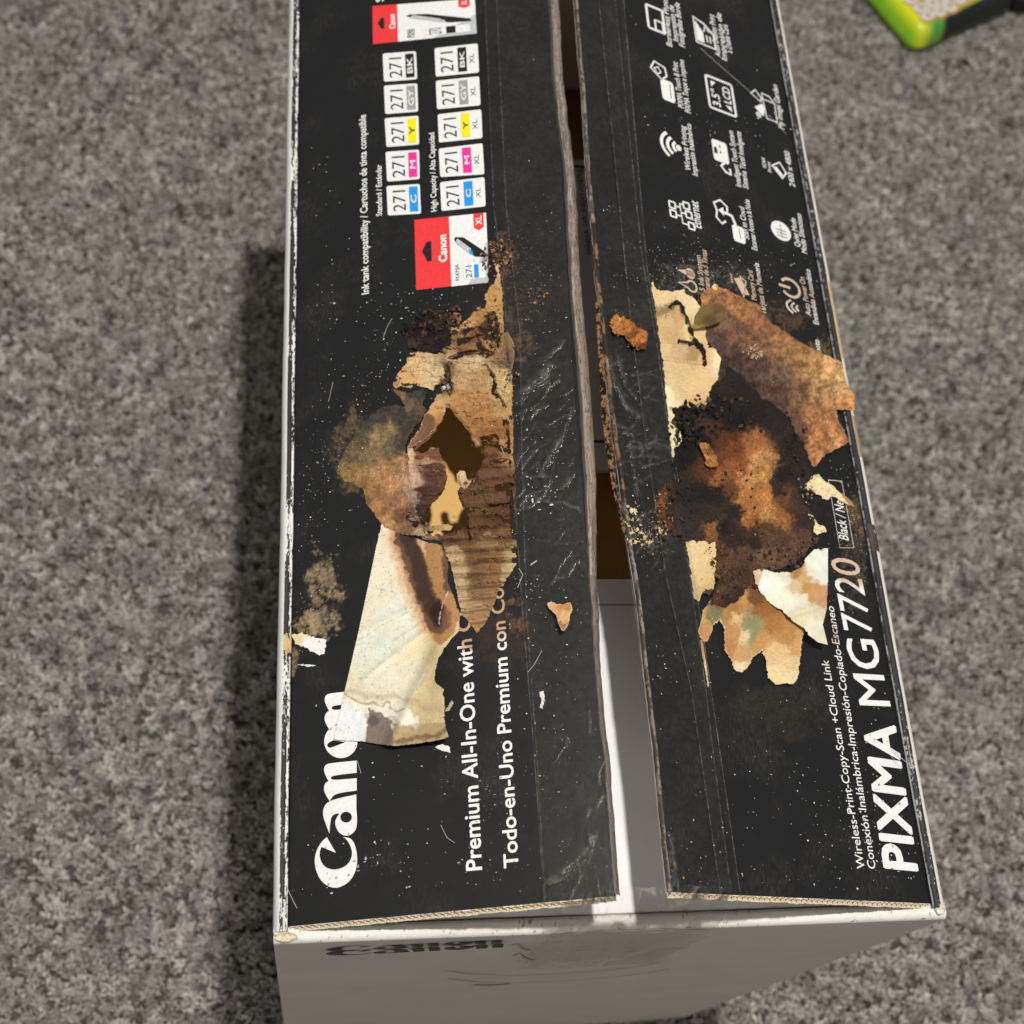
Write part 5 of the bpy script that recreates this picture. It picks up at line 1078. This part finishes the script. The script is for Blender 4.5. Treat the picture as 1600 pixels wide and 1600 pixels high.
RID_L = [([(855, 1378), (880, 1362), (903, 1342), (918, 1322), (923, 1306)], 5.5, .00080), ([(860, 1382), (888, 1368), (912, 1348), (926, 1326)], 2.2, .0004), ([(812, 616), (824, 606), (842, 590), (860, 570)], 7.5, .0012), ([(818, 612), (838, 606), (856, 596)], 3.5, .0006),
         ([(846, 562), (860, 554), (872, 542), (880, 530)], 3.5, .0006), ([(816, 746), (836, 743), (858, 744)], 2.2, .0004), ([(800, 800), (830, 790), (850, 772), (860, 750)], 2.5, .0004), ([(870, 690), (858, 715), (846, 740)], 5, .0009), ([(892, 640), (880, 680), (862, 712)], 3, .0005), ([(905, 795), (880, 785), (858, 786), (836, 776)], 3, .0006)] + arcs(26, 850, 690, 40, 90, 55, 25, 18, 60, 1.2, 2.6, .00012, .0004) + arcs(10, 860, 860, 40, 60, 20, 50, 14, 40, 1.2, 2.2, .0001, .0003) + arcs(10, 900, 1250, 40, 140, 60, 40, 14, 50, 1.2, 2.2, .0001, .0003)
RID_R = [([(952, 560), (962, 600), (985, 640), (1000, 650)], 4, .0009), ([(965, 555), (978, 600), (996, 622)], 2.5, .0005), ([(1004, 705), (1000, 690), (985, 690), (990, 730), (998, 775)], 2.5, .0007), ([(948, 590), (958, 660), (975, 668)], 3, .0006), ([(1004, 730), (1040, 720)], 2.2, .0004), ([(1050, 1395), (1056, 1360), (1048, 1330)], 3.5, .0009), ([(1062, 1395), (1056, 1350), (1046, 1300)], 2.2, .0005), ([(1000, 700), (1020, 690), (1044, 700)], 3, .0004)] + arcs(24, 990, 660, 36, 100, 20, 40, 14, 50, 1.2, 2.6, .00012, .00045) + arcs(10, 1010, 830, 30, 60, 70, 40, 14, 40, 1.2, 2.2, .0001, .0003)
tape('L', [(757, -60), (757, 0), (771, 325), (786, 450), (800, 640), (807, 830), (816, 960), (832, 1150), (850, 1412)], [(858, -60), (861, 0), (876, 250), (884, 400), (896, 600), (907, 735), (915, 850), (932, 1000), (944, 1160), (960, 1412)], -60, 1412, .018,
     [], 1, ridges=RID_L)

tape('L', [(776, -60), (776, 15), (790, 325), (812, 520), (815, 720), (822, 960), (836, 1150), (852, 1412)], [(858, -60), (861, 0), (876, 250), (884, 400), (896, 600), (907, 735), (915, 850), (932, 1000), (944, 1160), (960, 1412)], -60, 1405, .012, [], 31, .0012)
tape('R', [(890, -60), (895, 0), (916, 250), (928, 400), (946, 600), (958, 735), (978, 850), (998, 1000), (1016, 1160), (1041, 1395)], [(955, -60), (962, 0), (1004, 400), (1030, 556), (1049, 702), (1072, 850), (1104, 1080), (1118, 1200), (1144, 1400)], -60, 1395, .018,
     [], 61, ridges=RID_R)

tape('R', [(930, -60), (935, 0), (985, 500), (1010, 700), (1040, 900), (1080, 1080), (1126, 1400)], [(968, -60), (975, 0), (1012, 420), (1034, 556), (1052, 702), (1080, 860), (1112, 1080), (1158, 1400)], -60, 1395, .012, [], 91, .0011)

# (ridges are passed below)
# tape tongue bridging the gap and running down the front wall
def front_tape():
    pa = []
    NX, NT = 170, 120
    for j in range(NT):
        t = j / (NT - 1)
        for i in range(NX):
            s = i / (NX - 1)
            x = .098 + s * (.162 - .098)
            # drape: from flap edges (peaked) down over the fold and the wall
            pk = .1155 + .02 * .5; zf = (x * .381 if x < .125 else max(0, (.257 - x)) * .407)
            zf = min(zf, .0455)
            if t < .35:
                q = t / .35; y = .0085 * (1 - q) ** 2 - .0012 * (1 - (1 - q) ** 2); z = (zf + .0016) * (1 - q ** 1.5) + .001 * q
                y -= .002 * math.sin(q * 3.14)
            else:
                q = (t - .35) / .65; y = -.0030 - .0004 * math.sin(s * 3); z = .001 - q * .085
            pa.append((x + .0012 * math.sin(t * 9 + s * 4), y, H + z))
    V = np.array(pa); rg_ = np.clip(1 - np.abs(fbm(V[:, 0] * 1e3, V[:, 2] * 400, 13, 200, 3)) * 5, 0, 1) ** 2; V[:, 1] -= rg_ * .0008; V[:, 2] += rg_ * .0006 * (V[:, 2] > H + .001)
    idx = np.arange(NX * NT).reshape(NT, NX); F = np.stack([idx[1:, :-1], idx[1:, 1:], idx[:-1, 1:], idx[:-1, :-1]], -1).reshape(-1, 4)
    D = .03 + .30 * rg_ ** 2 * np.clip(fbm(V[:, 0] * 1e3, V[:, 2] * 1e3, 6, 201) * 2 + .5, 0, 1) * np.where(V[:, 2] > H - .012, 1, .25)  # pale streaks painted along the creases as the shine of the film
    new_mesh('packing_tape', V, F, M_TAPE, box, np.repeat(np.clip(D, 0, 1)[:, None], 3, 1), True)
front_tape()

# ------------------------------------------------------------------ ash specks, scratches, crumbs (uncountable)
def specks(side, clusters, name, hbase=.00125, seed=0):
    rg = np.random.default_rng(seed); V = []; F = []; C = []
    for (cx, cy, sx, sy, n, r0, r1, cols) in clusters:
        for _ in range(n):
            if rg.random() < .25: continue
            x = rg.normal(cx, sx); y = rg.normal(cy, sy)
            if side == 'L' and (x < 462 - y * .012 or y > 1400 or x > 955): continue
            if side == 'R' and (y > 1395): continue
            c = on_flap(side, np.array(x), np.array(y), 0.0)
            if side == 'L' and not (.002 < c[0] < .126): continue
            if side == 'R' and not (.002 < -c[0] < .130): continue
            if not .007 < c[1] < .5: continue
            r = (r0 * .85 + (r1 * .8 - r0 * .85) * rg.random() ** 3) * .00025; k_ = rg.integers(5, 8); a0 = rg.random() * 6; st_ = rg.uniform(.6, 1.6); hh = hbase
            b0 = len(V); col = lin(cols[rg.integers(len(cols))], .95) * rg.uniform(.25, 1.0)
            for q in range(k_):
                a = a0 + q / k_ * 6.283; rr = r * rg.uniform(.7, 1.2); V.append((c[0] + rr * math.cos(a) * st_, c[1] + rr * math.sin(a) / st_, hh)); C.append(col)
            V.append((c[0], c[1], hh + r * .5)); C.append(col)
            for q in range(k_): F.append((b0 + q, b0 + (q + 1) % k_, b0 + k_))
    o = new_mesh(name, V, F, M_SPECK, flap[side], np.array(C)); return stuff(o)
Wc = ['#f0efec', '#e2e1de', '#c9c8c6']; Tc = ['#d8c4a0', '#b9a07c', '#e0d6c0']
specks('L', [(520, 560, 22, 90, 30, .8, 2.8, Wc), (545, 690, 30, 60, 60, .6, 2.0, Wc), (500, 760, 22, 50, 140, .5, 1.7, Wc), (620, 520, 40, 40, 110, .5, 2.0, Wc), (680, 470, 60, 16, 70, .5, 2.2, Wc), (600, 590, 25, 30, 40, .5, 1.8, Wc),
            (510, 280, 30, 60, 16, .8, 2.4, Wc), (560, 380, 60, 60, 20, .7, 2.2, Wc), (480, 900, 18, 80, 50, .5, 1.6, Wc), (580, 1330, 60, 25, 60, .7, 3.0, Wc), (650, 1200, 90, 90, 90, .5, 2.2, Wc), (760, 1350, 60, 25, 50, .6, 2.4, Wc), (560, 1400, 70, 14, 24, .8, 3.2, Wc),
            (850, 700, 40, 110, 110, .6, 2.2, Wc), (845, 770, 14, 14, 18, 1.2, 4.2, Wc), (820, 450, 25, 60, 260, .4, 1.5, Tc), (850, 420, 18, 70, 120, .4, 1.3, Wc), (870, 1100, 40, 150, 160, .5, 2.0, Wc), (900, 1350, 30, 25, 30, .8, 2.0, ['#c08a6c', '#e0b89c', '#d8d4d0']), (830, 900, 30, 60, 60, .5, 1.9, Wc), (740, 420, 20, 25, 60, .5, 1.8, Tc), (560, 640, 10, 25, 26, .6, 2, Tc), (850, 200, 20, 120, 30, .5, 1.6, Wc), (650, 1050, 1, 1, 0, 1, 1, Wc), (780, 1230, 40, 60, 60, .4, 1.6, Wc)], 'ash_specks', seed=1)
specks('R', [(1120, 200, 60, 20, 60, .7, 2.6, Wc), (1150, 190, 60, 60, 60, .6, 2.4, Wc), (1040, 80, 30, 60, 16, 1, 2.8, Wc), (1080, 410, 60, 22, 420, .4, 1.5, Wc), (1150, 440, 70, 16, 240, .4, 1.5, Wc), (1240, 420, 40, 25, 90, .5, 1.8, Wc), (950, 330, 30, 4, 26, .5, 1.6, Wc),
            (960, 440, 30, 40, 80, .4, 1.5, Tc), (1000, 830, 30, 35, 160, .5, 2.2, ['#e8d8ae', '#d8c090', '#f0ead8']), (1345, 830, 22, 70, 260, .4, 1.6, Tc), (1320, 760, 16, 50, 160, .4, 1.4, Wc), (1310, 900, 22, 50, 130, .4, 1.5, Tc), (1080, 1030, 60, 40, 70, .5, 2.0, Wc), (1180, 1120, 80, 60, 70, .4, 1.6, Wc), (1300, 1260, 60, 60, 130, .7, 2.6, Wc), (1390, 1320, 34, 60, 90, .7, 2.6, Wc), (1370, 1150, 25, 60, 60, .6, 2.2, Wc), (1130, 1300, 60, 60, 60, .5, 2.2, Wc), (1250, 1370, 90, 16, 40, .7, 2.6, Wc), (970, 700, 18, 90, 90, .6, 2.2, Wc), (1070, 1370, 20, 12, 8, 1, 2.4, ['#d89a78']), (1190, 600, 40, 40, 40, .6, 2.2, ['#d8b8a8', '#e8d8b8']), (1175, 546, 5, 5, 30, 1.0, 3.4, ['#e8d0a0', '#d8a890', '#f0e4c8'])], 'ash_specks', seed=2)

def scratches(side, lines, name='scuff_marks', h=.0014):
    pb = PB(); ms = simple('scuff', (.42, .42, .43), .5)
    for pts, wd in lines: pb.stroke([px2(side, p) for p in pts], wd * .00025, ms, h)
    return stuff(pb.build(name, flap[side]))
scratches('L', [([(449, 1384), (458, 1404), (466, 1420)], .9), ([(600, 530), (607, 512), (614, 500)], .8), ([(515, 630), (522, 600)], .7), 
               ([(826, 1052), (836, 1040), (848, 1018)], .8), ([(560, 1190), (566, 1210)], .7), ([(690, 1290), (700, 1310), (712, 1318)], .7), ([(830, 885), (840, 878)], 2.2), ([(810, 920), (818, 900), (812, 890)], 1.0), ([(795, 655), (800, 670)], .7), ([(784, 700), (789, 712)], .7)])
scratches('R', [([(1092, 78), (1130, 112), (1172, 148)], 1.1), ([(1198, 182), (1226, 212)], 1.0), ([(1392, 1175), (1412, 1192)], 1.2), ([(1388, 1182), (1404, 1200)], .9), ([(1386, 1168), (1400, 1178)], .7)])

def crumbs(side, spots, name, seed=0):
    rg = np.random.default_rng(seed); V = []; F = []; C = []
    oct_ = np.array([(1, 0, 0), (-1, 0, 0), (0, 1, 0), (0, -1, 0), (0, 0, 1), (0, 0, -1)], float); fo = [(0, 2, 4), (2, 1, 4), (1, 3, 4), (3, 0, 4), (2, 0, 5), (1, 2, 5), (3, 1, 5), (0, 3, 5)]
    for (cx, cy, sx, sy, n, r0, r1, hh, cols) in spots:
        for _ in range(n):
            x = rg.normal(cx, sx); y = rg.normal(cy, sy); c = on_flap(side, np.array(x), np.array(y), hh)
            r = rg.uniform(r0, r1) * .00025; sc = rg.uniform(.5, 1.8, 3); R_ = np.linalg.qr(rg.normal(size=(3, 3)))[0]
            b0 = len(V); col = lin(cols[rg.integers(len(cols))]) * rg.uniform(.7, 1.2)
            for v in oct_: V.append(tuple(np.array(c) + R_ @ (v * sc * r * rg.uniform(.8, 1.3)))); C.append(col)
            for f in fo: F.append(tuple(b0 + q for q in f))
    return stuff(new_mesh(name, V, F, M_CHAR, flap[side], np.array(C)))
DK = ['#1a1412', '#2c201a', '#3a2c26', '#5a4232']
crumbs('L', [(672, 508, 18, 10, 90, 1.5, 5, .0022, DK), (700, 498, 14, 8, 50, 1, 3.5, .0018, ['#3a2a1e', '#8a6a44', '#54402c']), (770, 520, 7, 18, 50, 1, 3, .0016, ['#5a4028', '#c09866', '#2a1c14']), (775, 400, 12, 14, 110, .8, 3, .0012, ['#4a382c', '#8a6448', '#c89c78', '#2c221c']), (735, 760, 8, 8, 14, 1, 3, .0012, ['#5a4432', '#8a6a50']), (652, 815, 8, 8, 26, 1, 4, .0014, ['#2c2220', '#4a3a38', '#8a7c74']), (840, 455, 8, 8, 16, 1, 3, .0012, ['#b88850', '#8a6038']), (795, 570, 6, 20, 30, .8, 2.2, .0022, ['#b49c94', '#5a463c']), (700, 590, 3, 22, 30, .8, 2.4, .0016, ['#7a5838', '#3a281c'])], 'char_crumbs', 3)
crumbs('R', [(1085, 665, 18, 14, 110, 1.5, 5.5, .004, ['#0e0c0b', '#1c1714', '#3a2c20']), (1130, 640, 30, 16, 60, 1.2, 5, .0042, DK), (1040, 795, 9, 16, 90, 1, 3, .0022, ['#8a5a36', '#b07a4c', '#4a3020']), (1100, 770, 40, 26, 60, 1, 4, .0034, DK), (1200, 855, 40, 16, 120, 1, 3.6, .0028, ['#5a4234', '#8a6850', '#342620']), (1140, 895, 18, 22, 70, 1, 3.5, .0024, ['#5a4234', '#3a2a22', '#7a5a44']), (1240, 700, 14, 24, 40, 1, 3.4, .0038, DK), (1180, 550, 7, 7, 30, 1, 3.4, .0022, ['#e8d0a0', '#c89c88', '#8a6a5a']), (1260, 770, 8, 10, 30, .8, 2.6, .003, ['#6a5044', '#caa890'])], 'char_crumbs', 4)

# ------------------------------------------------------------------ loose things lying on the lid
def chip(name, side, poly, hgt, col, material, label, cat, seed, edgecol=None, **kw):
    o = layer(name, side, poly, hgt, col, material, .7, kw.pop('edge', 2.0), 5, [], seed, edgecol=edgecol, **kw)
    # give it thickness, then release it from the flap: it only rests there
    s_ = o.modifiers.new('thickness', 'SOLIDIFY'); s_.thickness = .0003; s_.offset = -1
    mw = flap[side].matrix_local.copy(); o.parent = None; o.matrix_world = mw
    tag(o, label, cat); return o
chip('cardboard_chunk', 'R', [(954, 498), (960, 492), (972, 494), (984, 498), (996, 508), (1012, 518), (1014, 532), (1008, 546), (996, 548), (984, 540), (974, 526), (958, 520), (952, 512)], lambda X, Y, sd, hd: .0022 + np.clip(sd / 6, 0, 1) * .0008 + fbm(X, Y, 6, 301, 5, .75) * .0018,
     [(965, 500, '#c98a50'), (980, 512, '#b87840'), (1000, 530, '#c07c44'), (990, 520, '#8a5630'), (1006, 542, '#7a4424'), (960, 515, '#c08048')], M_CARD, 'orange brown charred cardboard crumb on the taped strip right of the lid gap', 'cardboard scrap', 300, colgrain=.7, edge=6.0)
chip('paper_scrap', 'L', [(854, 942), (862, 940), (876, 944), (892, 940), (894, 952), (890, 966), (888, 976), (880, 986), (874, 980), (868, 960), (858, 952)], lambda X, Y, sd, hd: .0026 + .0022 * np.clip((Y - 940) / 45, 0, 1) + fbm(X, Y, 14, 302) * .0008,
     [(865, 948, '#d8a878'), (880, 950, '#c08a58'), (885, 965, '#dcb280'), (878, 980, '#a87850')], M_PAPER, 'small three-cornered tan paper scrap lying on the tape left of the lid gap', 'paper scrap', 305, edgecol='#ecd0a4')
def leaf():
    P = [(1080, 512), (1086, 500), (1088, 490), (1094, 480), (1104, 477), (1114, 474), (1122, 474), (1130, 478), (1133, 486), (1131, 494), (1127, 502), (1118, 506), (1108, 510), (1096, 512), (1086, 514)]
    o = chip('dry_leaf', 'R', P, lambda X, Y, sd, hd: .0026 + .0030 * np.clip((X - 1080) / 50, 0, 1) * np.clip((Y - 474) / 30, 0.2, 1) + .0008 * np.exp(-(ldist(X, Y, [(1082, 512), (1110, 492), (1132, 484)]) / 3) ** 2),
             lambda X, Y, sd: seedcol(X, Y, [(1090, 500, '#7d6a3c'), (1105, 485, '#80693a'), (1120, 480, '#6e5834'), (1128, 492, '#7e6440'), (1110, 500, '#5f4c2c'), (1084, 511, '#a8905c')], 3, 2, 310) * (1 - .25 * np.exp(-(ldist(X, Y, [(1082, 512), (1110, 492), (1132, 484)]) / 1.0) ** 2))[..., None],
             M_PAPER, 'curled olive brown leaf flake standing over the cracked bare patch of the lid', 'leaf', 311, edge=.6)
leaf()
chip('bark_chip', 'R', [(1094, 692), (1104, 690), (1112, 700), (1120, 712), (1122, 726), (1116, 732), (1106, 730), (1100, 716), (1095, 704)], lambda X, Y, sd, hd: .0058 + .0008 * np.sin(((X - 1094) * .9 - (Y - 700) * .45) / 6.5 * 6.283) * .6 + fbm(X, Y, 4, 321, 4, .7) * .0006,
     [(1098, 698, '#b8834c'), (1108, 705, '#8a5c30'), (1112, 722, '#b07a44'), (1104, 715, '#c08c54')], M_CARD, 'ribbed tan wood chip stuck on the black charred mound of the lid', 'wood chip', 320, colgrain=.6, edge=3.5)

# ------------------------------------------------------------------ things on the carpet, top right
def bottle():
    z = -HBOX + .030
    A = on_z(1371, -2, z); B = on_z(1437, 64, z); Cc = on_z(1556, 14, z)
    ex = (Cc - B); ex[2] = 0; wl = np.linalg.norm(ex); ex /= wl; ey = (A - B); ey[2] = 0; ey -= ex * (ey @ ex); ey /= np.linalg.norm(ey)
    root = bpy.data.objects.new('drinks_pouch', None); COL.objects.link(root); root.location = (B[0], B[1], 0.006)
    ang = math.atan2(ex[1], ex[0]); root.rotation_euler = (0, 0, ang)
    sgn = 1 if (ex[0] * ey[1] - ex[1] * ey[0]) > 0 else -1
    Lx, Ly, Th = .135, .115, .032
    nx, ny = 120, 100
    def sup(t, L, r):   # rounded profile parameter
        return t
    U, W_ = np.meshgrid(np.linspace(0, 1, nx), np.linspace(0, 1, ny), indexing='ij')
    r = .013; a_, b_ = U * 2 - 1, W_ * 2 - 1; m_ = np.maximum(np.maximum(np.abs(a_), np.abs(b_)), 1e-6)
    hx, hy = Lx / 2, Ly / 2; ex_, ey_ = a_ / m_ * hx, b_ / m_ * hy          # point on the outline
    qx, qy = np.abs(ex_) - (hx - r), np.abs(ey_) - (hy - r); cn = (qx > 0) & (qy > 0); hh_ = np.hypot(np.maximum(qx, 1e-9), np.maximum(qy, 1e-9))
    ex_ = np.where(cn, np.sign(ex_) * (hx - r + qx / hh_ * r), ex_); ey_ = np.where(cn, np.sign(ey_) * (hy - r + qy / hh_ * r), ey_)
    x = hx + ex_ * m_; y = hy + ey_ * m_; e = np.clip((1 - m_) * min(hx, hy) / .010, 0, 1); prof = np.sqrt(np.clip(1 - (1 - e) ** 2, 0, 1))
    zt = .012 + (Th - .012) * prof + fbm(x * 1e3, y * 1e3, 30, 400) * .0008 * e
    Vt = np.stack([x, y * sgn, zt], -1).reshape(-1, 3); Vb = np.stack([x, y * sgn, .012 * (1 - prof) + 0 * x], -1).reshape(-1, 3)
    idx = np.arange(nx * ny).reshape(nx, ny); q = np.ones((nx - 1, ny - 1), bool)
    F1 = np.stack([idx[:-1, :-1][q], idx[1:, :-1][q], idx[1:, 1:][q], idx[:-1, 1:][q]], -1)
    if sgn < 0: F1 = F1[:, ::-1]
    F2 = F1[:, ::-1] + nx * ny
    C = np.zeros(x.shape + (3,))
    X3, Y3 = x * 1e3, y * 1e3
    col = np.where((fbm(X3, Y3, 26, 402) + (Y3 - 30) * .008 > 0)[..., None], lin('#7cc62c', 1.0), lin('#cfe018', 1.0))
    gr = (np.exp(-(((X3 - 24) / 16) ** 2 + ((Y3 - 5) / 12) ** 2)) * .95)[..., None]; col = col * (1 - gr) + lin('#1ca04c', 1.0) * gr
    lg = np.clip(1 - X3 / 7, 0, 1)[..., None]; col = col * (1 - lg) + lin('#84cc30', 1.0) * lg; ye = .9 * np.exp(-(((X3 - 11) / 7) ** 2 + ((Y3 - 26) / 26) ** 2))[..., None]; col = col * (1 - ye) + lin('#f2f000', 1.0) * ye
    bk = (X3 - 34 > (Y3 - 2) * 1.15 - 0) & (Y3 < 60); bk2 = (np.clip((X3 - 30) / 6, 0, 1) * np.clip((10 + (X3 - 34) * .06 - Y3) / 2, 0, 1))[..., None]
    col = col * (1 - bk2) + lin('#1c2220', 1.0) * bk2
    C = col.reshape(-1, 3)
    body = new_mesh('body', np.vstack([Vt, Vb]), np.vstack([F1, F2]), tinted('pouch_film', .35, .05, 300, .15, .0004, .5), root, np.vstack([C, C]), True)
    # chunky outlined glyph shapes
    mo = simple('orange_outline', (.72, .36, .12), .4); mw_ = simple('pale_glyph', (.80, .74, .66), .45)
    rgx = random.Random(11)
    def blob(cx, cy, rx, ry, rot, m_, h_):
        pts = []
        for i in range(26):
            a = i / 26 * 6.283; c_, s__ = math.cos(a), math.sin(a); p_ = .55
            X_ = rx * math.copysign(abs(c_) ** p_, c_); Y_ = ry * math.copysign(abs(s__) ** p_, s__)
            X_, Y_ = X_ * math.cos(rot) - Y_ * math.sin(rot), X_ * math.sin(rot) + Y_ * math.cos(rot)
            pts.append((cx + X_, (cy + Y_) * sgn))
        return pts
    Vg = []; Fg = []; Mg = []
    def addp(pts, k_, h_):
        b_ = len(Vg); Vg.extend([(p[0] * 1e-3, p[1] * 1e-3, h_) for p in pts]); f = list(range(b_, b_ + len(pts)));
        if sgn < 0: f = f[::-1]
        Fg.append(f); Mg.append(k_)
    for (cx, cy, rx, ry, rot) in ((19, 17, 7.5, 4.6, .1), (19, 28, 7.5, 4.6, -.1), (34, 16, 6, 5, .3), (34, 28, 6.5, 5.5, .1), (48, 18, 6, 7, .15), (50, 32, 6.5, 5, .3), (17, 41, 7, 5, .1), (33, 42, 7, 6, -.2), (49, 45, 6, 6.5, .1), (64, 22, 6.5, 7, .1), (65, 38, 6, 6, .2), (78, 24, 5, 8, 0)):
        addp(blob(cx + 1.2, cy - 1.2, rx + 1.8, ry + 1.8, rot, 0, 0), 0, Th + .0010); addp(blob(cx, cy, rx * 1.14, ry * 1.14, rot, 0, 0), 1, Th + .0016)
        addp(blob(cx + 1, cy, rx * .22, ry * .3, rot, 0, 0), 2, Th + .0021)
    new_mesh('printed_glyphs', Vg, Fg, None, root, None, False, [mo, mw_, simple('glyph_counter', (.06, .10, .05), .4)], Mg)
    tag(root, 'neon yellow green and black plastic pouch with chunky white lettering on carpet', 'pouch')
bottle()

def lump(name, px, py, rx, ry, rz, colr, label, cat, seed, rot=0, rough=.8):
    c = on_z(px, py, -HBOX + rz); n = 20; th = np.linspace(0, math.pi, n); ph = np.linspace(0, 2 * math.pi, 2 * n, endpoint=False)
    TT, PP = np.meshgrid(th, ph, indexing='ij'); rr = 1 + .22 * fbm(np.sin(TT) * np.cos(PP) * 30 + 50, np.sin(TT) * np.sin(PP) * 30 + np.cos(TT) * 25, 16, seed)
    x = rx * rr * np.sin(TT) * np.cos(PP); y = ry * rr * np.sin(TT) * np.sin(PP); z = rz * rr * np.cos(TT)
    V = np.stack([x * math.cos(rot) - y * math.sin(rot), x * math.sin(rot) + y * math.cos(rot), z + rz], -1)
    idx = np.arange(TT.size).reshape(TT.shape); nx_ = np.roll(idx, -1, 1); F = np.stack([idx[:-1], idx[1:], nx_[1:], nx_[:-1]], -1).reshape(-1, 4)
    o = new_mesh(name, V.reshape(-1, 3), F, simple(name + '_surface', colr, rough, .4, 500, .2, 200), None, None, True)
    o.location = (c[0], c[1], .0048); tag(o, label, cat); return o
lump('burnt_crumb', 1507, 104, .0026, .0040, .0022, (.02, .014, .010), 'small black burnt crumb lying on the carpet below the neon pouch', 'crumb', 500, .4)
lump('wood_crumb', 1497, 130, .0019, .0022, .0014, (.50, .32, .24), 'tiny pinkish crumb on the carpet just below the black crumb', 'crumb', 501)
def shoe_tip():
    c = on_z(1600, -12, -HBOX + .02); 
    n = 22; th = np.linspace(0, math.pi, n); ph = np.linspace(0, 2 * math.pi, 2 * n, endpoint=False); TT, PP = np.meshgrid(th, ph, indexing='ij')
    sg = lambda v, p: np.sign(v) * np.abs(v) ** p
    x = .019 * sg(np.sin(TT), .6) * sg(np.cos(PP), .7); y = .019 * sg(np.sin(TT), .6) * sg(np.sin(PP), .7); z = .014 * sg(np.cos(TT), .6) + .014
    idx = np.arange(TT.size).reshape(TT.shape); nx_ = np.roll(idx, -1, 1); F = np.stack([idx[:-1], idx[1:], nx_[1:], nx_[:-1]], -1).reshape(-1, 4)
    o = new_mesh('black_cap', np.stack([x, y, z], -1).reshape(-1, 3), F, simple('black_plastic', (.012, .012, .012), .4), None, None, True)
    o.location = (c[0], c[1], .005); tag(o, 'black rounded plastic cap on carpet at the far right corner', 'cap')
shoe_tip()

def front_marks():
    pb = PB(); ms = simple('scuffed_print', (.16, .14, .12), .6); ml = simple('pale_scuff', (.55, .53, .50), .6)
    def st2(pts, wd, m_):
        P3 = [on_y(x, y, -.0040) for x, y in pts]; pb.stroke([(p[0], p[2]) for p in P3], wd, m_, 0)
    st2([(700, 1528), (740, 1533), (800, 1535), (880, 1532), (960, 1526), (1020, 1518), (1046, 1513)], .0014, ms)
    st2([(742, 1549), (770, 1549), (800, 1547)], .006, ml)
    st2([(802, 1492), (812, 1488), (822, 1496), (834, 1499)], .0020, ms); st2([(860, 1459), (900, 1456), (960, 1452), (1040, 1450), (1100, 1452)], .0010, ms)
    V = [(x, -.0042, z) for x, z, _ in pb.V]
    return stuff(new_mesh('scuff_marks', V, pb.F, None, box, None, False, pb.mats, pb.M))
front_marks()
